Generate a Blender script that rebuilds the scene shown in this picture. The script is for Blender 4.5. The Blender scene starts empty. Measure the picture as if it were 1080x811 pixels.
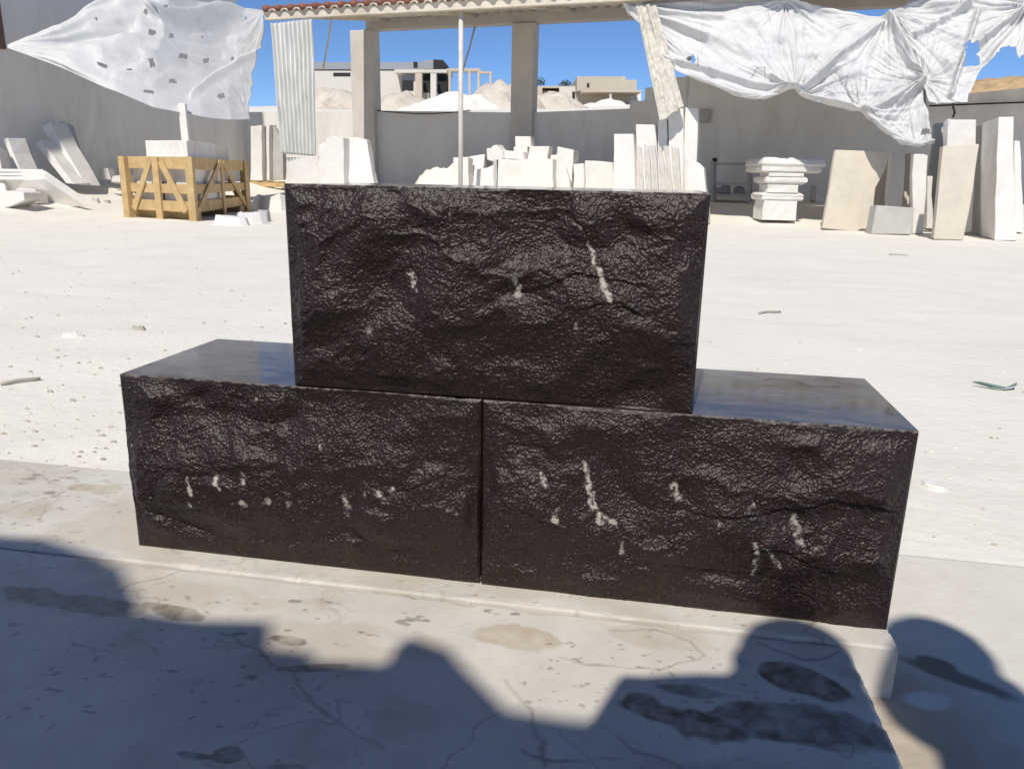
import bpy, bmesh, math, random
import numpy as np
from mathutils import Vector, Matrix
random.seed(7); rng = np.random.default_rng(7)
R = math.radians
S = bpy.context.scene
COL = S.collection

# ------------------------------------------------------------------ camera
F_PX, CX, CY = 816.8, 540.0, 405.5
PITCH, ROLL, YAW = 0.2617, 0.0209, -0.1762
CAM = np.array([0.2362, -1.0796, 0.6229])
_f = np.array([math.sin(YAW)*math.cos(PITCH), math.cos(YAW)*math.cos(PITCH), -math.sin(PITCH)])
_r0 = np.array([math.cos(YAW), -math.sin(YAW), 0.0]); _u0 = np.cross(_r0, _f)
_r = _r0*math.cos(ROLL)+_u0*math.sin(ROLL); _u = -_r0*math.sin(ROLL)+_u0*math.cos(ROLL)
cd = bpy.data.cameras.new('camera'); cam = bpy.data.objects.new('camera', cd); COL.objects.link(cam)
m = Matrix.Identity(4)
for i in range(3):
    m[i][0], m[i][1], m[i][2], m[i][3] = _r[i], _u[i], -_f[i], CAM[i]
cam.matrix_world = m
cd.sensor_width = 36; cd.lens = 36*F_PX/1080; cd.clip_start = .02; cd.clip_end = 3000
S.camera = cam

# ------------------------------------------------------------------ light
SUN_EL, SUN_AZ = 51.0, 7.0           # the light travels towards +y, SUN_AZ to the right of it
w = bpy.data.worlds.new('World'); S.world = w; w.use_nodes = True
nt = w.node_tree; bg = nt.nodes['Background']
sky = nt.nodes.new('ShaderNodeTexSky'); sky.sky_type = 'NISHITA'; sky.sun_disc = False
sky.sun_elevation = R(SUN_EL); sky.sun_rotation = R(180+SUN_AZ)
sky.air_density = 0.68; sky.dust_density = 0.0; sky.ozone_density = 8.0; sky.altitude = 1500
nt.links.new(sky.outputs[0], bg.inputs[0]); bg.inputs[1].default_value = 0.12
sl = bpy.data.lights.new('sun', 'SUN'); sl.energy = 3.8; sl.angle = R(.6); sl.color = (1, .955, .88)
so = bpy.data.objects.new('sun', sl); COL.objects.link(so); so.location = (-2, -20, 25)
SD = np.array([math.sin(R(SUN_AZ))*math.cos(R(SUN_EL)), math.cos(R(SUN_AZ))*math.cos(R(SUN_EL)), -math.sin(R(SUN_EL))])
so.rotation_euler = Vector(SD).to_track_quat('-Z', 'Y').to_euler()
S.view_settings.view_transform = 'Standard'; S.view_settings.look = 'None'
S.view_settings.exposure = 0.08; S.view_settings.gamma = 1.0

# ------------------------------------------------------------------ maths helpers
def direction(px, py): return _r*(px-CX)/F_PX+_u*(CY-py)/F_PX+_f
def at_depth(px, py, d): return CAM+direction(px, py)*d
def on_plane(px, py, P, n):
    D = direction(px, py); return CAM+D*(np.dot(np.asarray(P)-CAM, n)/np.dot(D, n))
def ss(t): t = np.clip(t, 0, 1); return t*t*(3-2*t)
def _hash(ix, iy, seed):
    h = (ix.astype(np.int64)*374761393+iy.astype(np.int64)*668265263+seed*974634777) & 0xffffffff
    h = ((h ^ (h >> 13))*1274126177) & 0xffffffff
    h = (h ^ (h >> 16)) & 0xffffff
    return h/float(0xffffff)
def vnoise(x, y, seed=0):
    x = np.asarray(x, float); y = np.asarray(y, float)
    ix = np.floor(x); iy = np.floor(y); fx = x-ix; fy = y-iy
    fx = fx*fx*fx*(fx*(fx*6-15)+10); fy = fy*fy*fy*(fy*(fy*6-15)+10)
    a = _hash(ix, iy, seed); b = _hash(ix+1, iy, seed); c = _hash(ix, iy+1, seed); d = _hash(ix+1, iy+1, seed)
    return ((a*(1-fx)+b*fx)*(1-fy)+(c*(1-fx)+d*fx)*fy)*2-1
def fbm(x, y, o=4, seed=0, g=.5):
    s = 0; a = 1; t = 0
    for k in range(o):
        s = s+a*vnoise(x*2**k+17.3*k, y*2**k-9.1*k, seed+k); t += a; a *= g
    return s/t

# the yard: the back wall line, the left building line
WP = np.array([0.34, 17.2]); WT = np.array([.9871, -.1602]); WN = np.array([-.1602, -.9871])
WN3 = np.array([WN[0], WN[1], 0])
GZ = -0.085
XL = -11.2
def dwall(x, y): return (x-WP[0])*WN[0]+(y-WP[1])*WN[1]
def ground_z(x, y):
    x = np.asarray(x, float); y = np.asarray(y, float)
    dw = dwall(x, y)
    a = .34*ss((5-dw)/5)+.45*ss((3.0-(x-XL))/3.0)*ss((y-5)/4)
    h = GZ+np.minimum(a, .45+0*a)
    n = ss((np.hypot(x, y)-1.6)/3)
    return h+n*(.012*fbm(x*.9, y*.9, 3, 3)+.006*fbm(x*4, y*4, 2, 9))
def ground_px(px, py):
    D = direction(px, py); t = max(.5, (.62-CAM[2])/D[2]) if D[2] < 0 else .5
    t = max(.5, (CAM[2]-.45)/-D[2]) if D[2] < -1e-4 else .5
    last = t-.05
    while t < 60:
        p = CAM+D*t
        if p[2] < ground_z(p[0], p[1]):
            a, b = last, t
            for _ in range(30):
                c = (a+b)/2; p = CAM+D*c
                if p[2] < ground_z(p[0], p[1]): b = c
                else: a = c
            return CAM+D*b
        last = t; t += .05
    return CAM+D*18
def wall_px(px, py, off=0.0): return on_plane(px, py, [WP[0]+WN[0]*off, WP[1]+WN[1]*off, 0], WN3)
def face_xz(px, py, y=0.0):
    p = on_plane(px, py, [0, y, 0], np.array([0, 1, 0])); return p[0], p[2]
def plane_z(px, py, z=0.0): return on_plane(px, py, [0, 0, z], np.array([0, 0, 1.]))

# ------------------------------------------------------------------ materials
def nodes_of(mt): return mt.node_tree.nodes, mt.node_tree.links
def material(name, col, rough=.8, var=.12, scale=3.0, bump=.3, bscale=40.0, bdist=.01, spec=.3, stain=None, stain_amt=0, stain_scale=1.5, coord='Object', metal=0, stretch=(1, 1, 1), trans=0):
    mt = bpy.data.materials.new(name); mt.use_nodes = True
    N, L = nodes_of(mt); b = N['Principled BSDF']
    tc = N.new('ShaderNodeTexCoord'); mp = N.new('ShaderNodeMapping'); mp.inputs['Scale'].default_value = stretch
    L.new(tc.outputs[coord], mp.inputs[0])
    n1 = N.new('ShaderNodeTexNoise'); n1.inputs['Scale'].default_value = scale; n1.inputs['Detail'].default_value = 8; n1.inputs['Roughness'].default_value = .62
    L.new(mp.outputs[0], n1.inputs[0])
    cr = N.new('ShaderNodeValToRGB')
    cr.color_ramp.elements[0].position = .3; cr.color_ramp.elements[1].position = .7
    lo = [max(0, c*(1-var)) for c in col]; hi = [min(1, c*(1+var)) for c in col]
    cr.color_ramp.elements[0].color = (*lo, 1); cr.color_ramp.elements[1].color = (*hi, 1)
    L.new(n1.outputs[0], cr.inputs[0]); out = cr.outputs[0]
    if stain:
        n2 = N.new('ShaderNodeTexNoise'); n2.inputs['Scale'].default_value = stain_scale; n2.inputs['Detail'].default_value = 10; n2.inputs['Roughness'].default_value = .7; n2.inputs['Distortion'].default_value = .6
        L.new(mp.outputs[0], n2.inputs[0])
        r2 = N.new('ShaderNodeValToRGB'); r2.color_ramp.elements[0].position = .5; r2.color_ramp.elements[1].position = .72
        r2.color_ramp.elements[0].color = (0, 0, 0, 1); r2.color_ramp.elements[1].color = (stain_amt, stain_amt, stain_amt, 1)
        L.new(n2.outputs[0], r2.inputs[0])
        mx = N.new('ShaderNodeMix'); mx.data_type = 'RGBA'
        L.new(r2.outputs[0], mx.inputs['Factor']); L.new(out, mx.inputs[6]); mx.inputs[7].default_value = (*stain, 1); out = mx.outputs[2]
    L.new(out, b.inputs['Base Color'])
    b.inputs['Roughness'].default_value = rough; b.inputs['Specular IOR Level'].default_value = spec; b.inputs['Metallic'].default_value = metal
    n3 = N.new('ShaderNodeTexNoise'); n3.inputs['Scale'].default_value = bscale; n3.inputs['Detail'].default_value = 6
    L.new(mp.outputs[0], n3.inputs[0])
    bp = N.new('ShaderNodeBump'); bp.inputs['Strength'].default_value = bump; bp.inputs['Distance'].default_value = bdist
    L.new(n3.outputs[0], bp.inputs['Height']); L.new(bp.outputs[0], b.inputs['Normal'])
    mt['out'] = 0
    return mt
def attr_mix(mt, attr, col, rough=None, soft=True):
    """mix a colour over the base colour where a point attribute of the mesh says so"""
    N, L = nodes_of(mt); b = N['Principled BSDF']
    src = b.inputs['Base Color'].links[0].from_socket
    at = N.new('ShaderNodeAttribute'); at.attribute_name = attr
    mx = N.new('ShaderNodeMix'); mx.data_type = 'RGBA'; mx.clamp_factor = True
    L.new(at.outputs['Fac'], mx.inputs['Factor']); L.new(src, mx.inputs[6]); mx.inputs[7].default_value = (*col, 1)
    L.new(mx.outputs[2], b.inputs['Base Color'])
    if rough is not None:
        mr = N.new('ShaderNodeMapRange'); mr.inputs['To Min'].default_value = b.inputs['Roughness'].default_value; mr.inputs['To Max'].default_value = rough
        L.new(at.outputs['Fac'], mr.inputs[0]); L.new(mr.outputs[0], b.inputs['Roughness'])
    return mt
M = {}
M['ground'] = material('white dusty ground', (.80, .755, .67), .95, .05, 1.3, .4, 28, .012, .1, stain=(.72, .67, .59), stain_amt=.6, stain_scale=2.2)
def dusty(mt):
    N, L = nodes_of(mt); b = N['Principled BSDF']; src = b.inputs['Base Color'].links[0].from_socket
    tc = N.new('ShaderNodeTexCoord'); mp = N.new('ShaderNodeMapping'); mp.inputs['Scale'].default_value = (.35, 2.6, 1); mp.inputs['Rotation'].default_value = (0, 0, R(-14)); L.new(tc.outputs['Object'], mp.inputs[0])
    n = N.new('ShaderNodeTexNoise'); n.inputs['Scale'].default_value = 1.6; n.inputs['Detail'].default_value = 9; n.inputs['Roughness'].default_value = .65; n.inputs['Distortion'].default_value = .5; L.new(mp.outputs[0], n.inputs[0])
    r = N.new('ShaderNodeMapRange'); r.inputs['From Min'].default_value = .5; r.inputs['From Max'].default_value = .75; r.inputs['To Max'].default_value = .5; L.new(n.outputs[0], r.inputs[0])
    n2 = N.new('ShaderNodeTexNoise'); n2.inputs['Scale'].default_value = 55; n2.inputs['Detail'].default_value = 5; n2.inputs['Roughness'].default_value = .75; L.new(tc.outputs['Object'], n2.inputs[0])
    r2 = N.new('ShaderNodeMapRange'); r2.inputs['From Min'].default_value = .60; r2.inputs['From Max'].default_value = .72; r2.inputs['To Max'].default_value = .55; L.new(n2.outputs[0], r2.inputs[0])
    mx = N.new('ShaderNodeMath'); mx.operation = 'MAXIMUM'; L.new(r.outputs[0], mx.inputs[0]); L.new(r2.outputs[0], mx.inputs[1])
    m_ = N.new('ShaderNodeMix'); m_.data_type = 'RGBA'; L.new(mx.outputs[0], m_.inputs['Factor']); L.new(src, m_.inputs[6]); m_.inputs[7].default_value = (.66, .61, .53, 1); L.new(m_.outputs[2], b.inputs['Base Color'])
dusty(M['ground'])
M['hill'] = material('pale rubble hillside', (.60, .53, .44), .95, .22, .25, .8, 1.2, .5, .1, stain=(.36, .29, .23), stain_amt=.7, stain_scale=.4)
M['pad'] = material('dusty concrete', (.68, .64, .565), .9, .06, 5, .3, 60, .004, .15, stain=(.60, .54, .46), stain_amt=.6, stain_scale=5)
M['slab'] = material('sawn cream marble', (.645, .60, .525), .45, .11, 7, .12, 90, .003, .35, stain=(.57, .52, .45), stain_amt=.6, stain_scale=5)
M['white'] = material('white marble', (.77, .74, .69), .7, .06, 4, .3, 25, .006, .25, stain=(.62, .555, .47), stain_amt=.6, stain_scale=2.4)
M['beige'] = material('beige limestone', (.64, .575, .465), .75, .10, 3, .3, 30, .006, .25, stain=(.54, .45, .34), stain_amt=.5, stain_scale=2)
M['pinkish'] = material('rough sawn limestone', (.64, .59, .52), .8, .14, 8, .6, 30, .01, .2, stain=(.34, .27, .21), stain_amt=.6, stain_scale=5, stretch=(4, 4, .6))
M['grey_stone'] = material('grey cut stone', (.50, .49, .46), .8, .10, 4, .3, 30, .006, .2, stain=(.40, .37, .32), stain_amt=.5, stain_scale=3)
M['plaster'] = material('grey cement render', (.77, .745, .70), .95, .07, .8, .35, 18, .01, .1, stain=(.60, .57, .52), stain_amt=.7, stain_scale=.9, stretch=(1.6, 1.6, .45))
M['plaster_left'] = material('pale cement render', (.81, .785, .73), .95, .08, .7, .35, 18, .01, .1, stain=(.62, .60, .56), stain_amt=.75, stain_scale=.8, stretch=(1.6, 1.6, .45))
M['concrete'] = material('column concrete', (.62, .58, .52), .9, .08, 2, .35, 20, .01, .15, stain=(.48, .44, .38), stain_amt=.5, stain_scale=1.2)
M['roof'] = material('dusty roof sheet', (.68, .61, .50), .8, .14, 2, .2, 20, .005, .3, stain=(.30, .2, .15), stain_amt=.5, stain_scale=1.5)
M['rust'] = material('rusty red roof edge', (.26, .11, .075), .8, .25, 4, .3, 30, .005, .3)
M['tarp'] = material('white woven tarpaulin', (.71, .70, .68), .6, .05, 2.5, .2, 90, .004, .35, stain=(.50, .50, .49), stain_amt=.6, stain_scale=1.8)
M['tarp_dirty'] = material('dirty white tarpaulin', (.74, .70, .60), .65, .10, 3, .3, 60, .004, .3, stain=(.60, .54, .44), stain_amt=.5, stain_scale=2)
def translucent(mt, f):
    N, L = nodes_of(mt); b = N['Principled BSDF']; t = N.new('ShaderNodeBsdfTranslucent'); m_ = N.new('ShaderNodeMixShader'); m_.inputs[0].default_value = f
    L.new(b.inputs['Base Color'].links[0].from_socket, t.inputs[0]); out = N['Material Output']
    L.new(b.outputs[0], m_.inputs[1]); L.new(t.outputs[0], m_.inputs[2]); L.new(m_.outputs[0], out.inputs[0])
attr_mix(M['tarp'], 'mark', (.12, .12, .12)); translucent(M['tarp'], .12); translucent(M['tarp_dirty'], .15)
M['tarp_edge'] = material('frayed grey cloth', (.30, .29, .27), .9, .2, 8)
M['sheet'] = material('corrugated zinc sheet', (.64, .635, .60), .5, .14, 2.5, .15, 20, .004, .4, stain=(.50, .47, .42), stain_amt=.7, stain_scale=1.6, metal=.15, stretch=(3, 3, .5))
M['pole'] = material('white painted steel', (.62, .60, .56), .5, .1, 6, .1, 20, .002, .4)
M['steel'] = material('grey weathered steel', (.42, .41, .39), .6, .15, 6, .2, 30, .003, .4, metal=.3)
M['rusty'] = material('rusty steel', (.17, .11, .08), .8, .25, 6, .3, 30, .003, .3)
M['wood'] = material('pale pine', (.55, .385, .185), .75, .18, 5, .3, 30, .004, .25, stretch=(1, 1, 1), stain=(.38, .25, .12), stain_amt=.5, stain_scale=4)
M['dark'] = material('dark opening', (.025, .024, .024), .8, .2, 4)
M['house'] = material('far cream render', (.50, .43, .34), .95, .08, .3, .2, 3, .05, .1, stain=(.40, .34, .27), stain_amt=.5, stain_scale=.2)
M['house_white'] = material('far white render', (.60, .56, .49), .95, .06, .3, .2, 3, .05, .1, stain=(.48, .43, .36), stain_amt=.5, stain_scale=.2)
M['house_grey'] = material('far grey render', (.30, .31, .32), .9, .08, .3)
M['brown_rubble'] = material('brown stone rubble', (.50, .35, .20), .95, .35, 3, .6, 8, .05, .1)
M['debris'] = material('grey stone chips', (.46, .42, .355), .9, .3, 2)
M['green'] = material('faded green plastic', (.16, .26, .22), .5, .2, 20)
M['leaf'] = material('dark dry leaves', (.05, .065, .03), .8, .3, 2)
M['bark'] = material('bark', (.12, .09, .06), .9, .2, 3)
M['skin'] = material('skin', (.40, .25, .18), .6, .05, 10)
M['shirt'] = material('blue cotton', (.10, .13, .22), .9, .1, 10)
M['grey_cloth'] = material('grey cotton', (.16, .16, .16), .9, .1, 10)
M['trousers'] = material('dark denim', (.04, .045, .06), .9, .1, 10)
M['hair'] = material('black hair', (.012, .01, .009), .6, .2, 30)
M['black'] = material('black plastic', (.015, .015, .016), .3, .05, 10)

# ------------------------------------------------------------------ object helpers
def tag(o, label=None, cat=None, group=None, kind=None):
    if label: o['label'] = label
    if cat: o['category'] = cat
    if group: o['group'] = group
    o['kind'] = kind or 'thing'
    return o
def link(name, me, mats, parent=None, loc=None):
    o = bpy.data.objects.new(name, me); COL.objects.link(o)
    for k in (mats if isinstance(mats, (list, tuple)) else [mats]): me.materials.append(M[k] if isinstance(k, str) else k)
    if loc is not None: o.location = [float(c) for c in loc]
    if parent is not None:
        o.parent = parent
    return o
def root(name, loc, label, cat, group=None):
    o = bpy.data.objects.new(name, None); COL.objects.link(o); o.location = [float(c) for c in loc]
    o.empty_display_size = .1
    return tag(o, label, cat, group)
class MB:
    def __init__(s): s.v = []; s.f = []; s.mi = []
    def add(s, vs, fs, mi=0):
        k = len(s.v); s.v += [tuple(float(c) for c in v) for v in vs]; s.f += [tuple(i+k for i in f) for f in fs]; s.mi += [mi]*len(fs); return s
    def hexa(s, p, mi=0):   # 4 bottom then 4 top, both counter-clockwise
        return s.add(p, [(3, 2, 1, 0), (4, 5, 6, 7), (0, 1, 5, 4), (1, 2, 6, 5), (2, 3, 7, 6), (3, 0, 4, 7)], mi)
    def box(s, x0, x1, y0, y1, z0, z1, mi=0):
        return s.hexa([(x0, y0, z0), (x1, y0, z0), (x1, y1, z0), (x0, y1, z0), (x0, y0, z1), (x1, y0, z1), (x1, y1, z1), (x0, y1, z1)], mi)
    def bar(s, p, q, wd, th, side=None, mi=0):
        p = np.asarray(p, float); q = np.asarray(q, float); d = q-p; d /= np.linalg.norm(d)
        a = np.asarray(side if side is not None else ([0, 0, 1.] if abs(d[2]) < .9 else [1., 0, 0]), float)
        a = a-d*np.dot(a, d); a /= np.linalg.norm(a); b = np.cross(d, a)
        c = [(-1, -1), (1, -1), (1, 1), (-1, 1)]
        return s.hexa([p+a*i*wd/2+b*j*th/2 for i, j in c]+[q+a*i*wd/2+b*j*th/2 for i, j in c], mi)
    def tube(s, pts, r, n=10, mi=0):
        pts = [np.asarray(p, float) for p in pts]; vs = []; fs = []
        rr = r if isinstance(r, (list, tuple)) else [r]*len(pts)
        for i, p in enumerate(pts):
            d = pts[min(i+1, len(pts)-1)]-pts[max(i-1, 0)]; d /= np.linalg.norm(d)
            a = np.cross(d, [0.31, .95, .02] if abs(d[1]) < .9 else [1., 0, 0]); a /= np.linalg.norm(a); b = np.cross(d, a)
            for k in range(n): t = 2*math.pi*k/n; vs.append(p+rr[i]*(a*math.cos(t)+b*math.sin(t)))
        for i in range(len(pts)-1):
            for k in range(n): fs.append((i*n+k, i*n+(k+1) % n, (i+1)*n+(k+1) % n, (i+1)*n+k))
        fs.append(tuple(range(n))[::-1]); fs.append(tuple((len(pts)-1)*n+k for k in range(n)))
        return s.add(vs, fs, mi)
    def build(s, name, mats, parent=None, org=(0, 0, 0), bevel=0, smooth=False, fix=True):
        me = bpy.data.meshes.new(name); o3 = np.asarray(org, float)
        me.from_pydata([tuple(np.asarray(v)-o3) for v in s.v], [], s.f); me.polygons.foreach_set('material_index', s.mi)
        if fix:
            bm = bmesh.new(); bm.from_mesh(me); bmesh.ops.recalc_face_normals(bm, faces=bm.faces); bm.to_mesh(me); bm.free()
        if smooth: me.polygons.foreach_set('use_smooth', [True]*len(me.polygons))
        o = link(name, me, mats, parent, None if parent is not None else org)
        if bevel:
            md = o.modifiers.new('bevel', 'BEVEL'); md.width = bevel; md.segments = 2; md.limit_method = 'ANGLE'
        return o
def grid_mesh(name, P, mats, parent=None, org=(0, 0, 0), keep=None, smooth=True, attrs=None):
    """P: (nv,nu,3) array of points"""
    nv, nu = P.shape[:2]; o3 = np.asarray(org, float)
    idx = np.arange(nv*nu).reshape(nv, nu)
    q = np.stack([idx[:-1, :-1], idx[:-1, 1:], idx[1:, 1:], idx[1:, :-1]], -1).reshape(-1, 4)
    if keep is not None: q = q[keep.reshape(-1)]
    me = bpy.data.meshes.new(name)
    me.from_pydata((P.reshape(-1, 3)-o3).tolist(), [], q.tolist())
    if smooth: me.polygons.foreach_set('use_smooth', [True]*len(me.polygons))
    for k, a in (attrs or {}).items():
        at = me.attributes.new(k, 'FLOAT', 'POINT'); at.data.foreach_set('value', a.reshape(-1).astype(np.float32))
    return link(name, me, mats, parent, None if parent is not None else org)

def outline_prism(mb, pts2, to3, back, rough=0.0, seg=.25, mi=0):
    """front polygon (pixel outline mapped by to3) extruded by the vector `back`; edges cut up and nudged when rough"""
    V = [to3(*p) for p in pts2]; out = []
    for i in range(len(V)):
        a, b = V[i], V[(i+1) % len(V)]; n = max(1, int(np.linalg.norm(b-a)/seg)) if rough else 1
        for k in range(n):
            p = a+(b-a)*k/n
            if rough: p = p+np.array([random.uniform(-1, 1), random.uniform(-.3, .3), random.uniform(-1, 1)])*rough
            out.append(p)
    n = len(out); back = np.asarray(back, float)
    vs = out+[p+back+(np.array([random.uniform(-1, 1), 0, random.uniform(-1, 1)])*rough if rough else 0) for p in out]
    fs = [tuple(range(n)), tuple(range(2*n-1, n-1, -1))]+[(i, i+n, (i+1) % n+n, (i+1) % n) for i in range(n)]
    mb.add(vs, fs, mi)
def stone(label, poly, base, thick, face=0, lean=0, mat='white', group=None, name='marble_slab', cat='slab', rough=.012, bevel=.012, sink=.03, depth=None, tdir=None, drop=0, bk=None):
    """a cut stone standing where its base pixel meets the ground; its front face has the given outline, it really is `thick` deep"""
    if drop: base = (base[0], base[1]+drop); poly = [(x, y+drop+6 if y > 184 else y) for x, y in poly]
    B = ground_px(*base) if depth is None else at_depth(base[0], base[1], depth)
    f, l = R(face), R(lean)
    n = np.array([math.sin(f)*math.cos(l), -math.cos(f)*math.cos(l), math.sin(l)])      # front normal; lean tips the top away
    to3 = lambda x, y: on_plane(x, y, B, n)
    mb = MB(); bk = np.array(bk) if bk is not None else -n*thick if tdir is None else np.array([math.sin(R(tdir)), math.cos(R(tdir)), 0])*thick
    outline_prism(mb, poly, to3, bk, rough)
    o = mb.build(name, mat, None, B, bevel)
    return tag(o, label, cat, group)

# ------------------------------------------------------------------ the ground
def axis(stops):
    out = []
    for a, b, st in stops: out += list(np.arange(a, b, st))
    return np.array(out+[stops[-1][1]])
gx = axis([(-400, -60, 20), (-60, -16, 2), (-16, -3, .2), (-3, 3, .06), (3, 9, .15), (9, 60, 2), (60, 400, 20)])
gy = axis([(-60, -6, 3), (-6, -1, .3), (-1, 4, .05), (4, 21, .15), (21, 60, 1.5), (60, 160, 4), (160, 900, 40)])
GX, GY = np.meshgrid(gx, gy)
def hill_z(x, y):
    d = -dwall(x, y)
    return ss((d-4)/16)*(-.25+.0935*(np.minimum(d, 75)+19))+ss((d-10)/14)*(.35*fbm(x*.12, y*.12, 4, 21)+.12*np.abs(fbm(x*.45, y*.45, 3, 31)))
GZm = ground_z(GX, GY)+hill_z(GX, GY)
tag(grid_mesh('ground', np.stack([GX, GY, GZm], -1), 'ground'), 'white dusty stone yard floor', None, None, 'structure')

# the dusty concrete strip beside the marble, with a joint against the yard
px_ = axis([(.2, .5, .02), (.5, 1.15, .005), (1.15, 3.2, .03)]); py_ = axis([(-1.6, -.35, .03), (-.35, .432, .005)])
PX, PY = np.meshgrid(px_, py_)
def blob(X, Y, cx, cy, rx, ry, rot=0, nz=.35, ns=14, seed=0, soft=.25):
    c, s = math.cos(rot), math.sin(rot); u = ((X-cx)*c+(Y-cy)*s)/rx; v = (-(X-cx)*s+(Y-cy)*c)/ry
    d = np.sqrt(u*u+v*v)+nz*fbm(X*ns, Y*ns, 4, seed)
    return 1-ss((d-1+soft)/(2*soft))
stain = np.zeros_like(PX); pale = np.zeros_like(PX)
def gpix(x, y, z): p = plane_z(x, y, z); return p[0], p[1]
for (x, y, rx, ry, sd) in ((1000, 715, .07, .018, 1), (985, 705, .03, .02, 2)):
    a, b = gpix(x, y, GZ); stain = np.maximum(stain, .8*blob(PX, PY, a, b, rx, ry, -.5, .4, 18, sd))
rough_p = blob(PX, PY, *gpix(960, 790, GZ), .17, .17, 0, .5, 7, 5, .4)*.8
a, b = gpix(982, 742, GZ); pale = blob(PX, PY, a, b, .035, .02, .3, .4, 20, 8)
M['pad'] = attr_mix(attr_mix(attr_mix(M['pad'], 'rough_patch', (.42, .345, .25)), 'stain', (.16, .13, .10)), 'pale', (.66, .64, .6))
hz = GZ+.006+.002*fbm(PX*3, PY*3, 3, 4)+rough_p*.003*fbm(PX*40, PY*40, 3, 6)-.012*ss((PY-.424)/.008)
tag(grid_mesh('concrete_strip', np.stack([PX, PY, hz], -1), M['pad'], attrs={'stain': stain, 'pale': pale, 'rough_patch': rough_p}), 'pale concrete strip beside the marble slabs', None, None, 'structure')

# ------------------------------------------------------------------ two sawn marble slabs under and before the blocks
def marble_slab_mesh(name, x0, x1, y0, y1, ztop, thick, cell, right_skew=0.0, seed=0, patches=(), veins=()):
    ax_ = np.r_[np.arange(x0, -1.4, .02), np.linspace(-1.4, x1, int((x1+1.4)/cell))]; ym = max(y0, -.45)
    ay_ = np.r_[np.arange(y0, ym-.005, .02), np.linspace(ym, y1, int((y1-ym)/cell))]; nx, ny = len(ax_), len(ay_)
    X, Y = np.meshgrid(ax_, ay_)
    U = (X-x0)/(x1-x0)
    Xs = X+right_skew*(Y-y1)*U
    edge = np.minimum(np.minimum(U*(x1-x0), (x1-x0)*(1-U)), np.minimum(Y-y0, y1-Y))
    Z = ztop-.0018*(1-ss(edge/.005))+.0008*fbm(Xs*6, Y*6, 3, seed)
    chip = ss((.012-edge)/.012)*np.maximum(0, fbm(Xs*30, Y*30, 3, seed+5)-.2)*.007
    Z = Z-chip
    fos = np.zeros_like(X); tan = np.zeros_like(X); vein = np.zeros_like(X)
    for (px, py, rx, ry, rot, amt, kind, sd) in patches:
        a, b = gpix(px, py, ztop); k = amt*blob(Xs, Y, a, b, rx*1.05, ry*1.15, rot, .8, 15, sd, .13)
        if kind == 'f': fos = np.maximum(fos, k*(.75+.5*fbm(Xs*60, Y*60, 3, sd)))
        else: tan = np.maximum(tan, k*(.75+.5*fbm(Xs*30, Y*30, 3, sd)))
    for (path, wd, sd) in veins:
        pts = [gpix(px, py, ztop) for px, py in path]; d = np.full_like(X, 9.)
        wx = Xs+.022*fbm(Xs*12, Y*12, 4, sd); wy = Y+.022*fbm(Xs*12, Y*12, 4, sd+50)
        for (ax, ay), (bx, by) in zip(pts[:-1], pts[1:]):
            L2 = (bx-ax)**2+(by-ay)**2; t = np.clip(((wx-ax)*(bx-ax)+(wy-ay)*(by-ay))/L2, 0, 1)
            d = np.minimum(d, np.hypot(wx-ax-t*(bx-ax), wy-ay-t*(by-ay)))
        vein = np.maximum(vein, (1-ss(d/wd))*(.35+.65*ss(.5+fbm(Xs*14, Y*14, 3, sd+9))))
    # natural network of fine veins: level lines of a warped noise
    q = fbm(Xs*3.2+.4*fbm(Xs*7, Y*7, 3, seed+1), Y*4.5+.4*fbm(Xs*7, Y*7, 3, seed+2), 4, seed+3)
    gate = ss((fbm(Xs*2.3, Y*2.3, 2, seed+8)+.05)/.3)
    vein = np.maximum(vein, .75*(1-ss(np.abs(q-.08)/.012))*gate)
    vein = np.maximum(vein, .45*(1-ss(np.abs(q+.16)/.010))*ss((fbm(Xs*2.3+9, Y*2.3, 2, seed+12))/.3))
    sp = fbm(Xs*34, Y*55, 3, seed+14); fos = np.maximum(fos, .6*ss((sp-.46)/.14)*ss((fbm(Xs*4, Y*4, 2, seed+16)-.05)/.3))
    q2 = fbm(Xs*9+.5*fbm(Xs*20, Y*20, 3, seed+31), Y*11+.5*fbm(Xs*20, Y*20, 3, seed+32), 4, seed+33)
    vein = np.maximum(vein, .3*(1-ss(np.abs(q2-.02)/.05))*ss((fbm(Xs*3, Y*3, 2, seed+38)-.15)/.25))
    tan = np.maximum(tan, .3*ss((fbm(Xs*5, Y*8, 6, seed+41, .62)-.06)/.3)); fl = fbm(Xs*75, Y*110, 3, seed+43); fos = np.maximum(fos, .5*ss((fl-.5)/.1)*ss((fbm(Xs*5+4, Y*6, 2, seed+46)+.05)/.3))
    P = np.stack([Xs, Y, Z], -1)
    # a skirt round the rim makes the sides and the underside closed
    rim = list(range(nx))+[j*nx+nx-1 for j in range(1, ny)]+[(ny-1)*nx+i for i in range(nx-2, -1, -1)]+[j*nx for j in range(ny-2, 0, -1)]
    V = P.reshape(-1, 3); nV = len(V)
    low = V[rim].copy(); low[:, 2] = ztop-thick
    idx = np.arange(nV).reshape(ny, nx)
    q4 = np.stack([idx[:-1, :-1], idx[:-1, 1:], idx[1:, 1:], idx[1:, :-1]], -1).reshape(-1, 4).tolist()
    k = len(rim)
    q4 += [(rim[(i+1) % k], rim[i], nV+i, nV+(i+1) % k) for i in range(k)]; q4.append([nV+k-1-i for i in range(k)])
    me = bpy.data.meshes.new(name); org = np.array([(x0+x1)/2, (y0+y1)/2, ztop-thick])
    me.from_pydata((np.vstack([V, low])-org).tolist(), [], q4)
    z = np.zeros(k)
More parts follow.
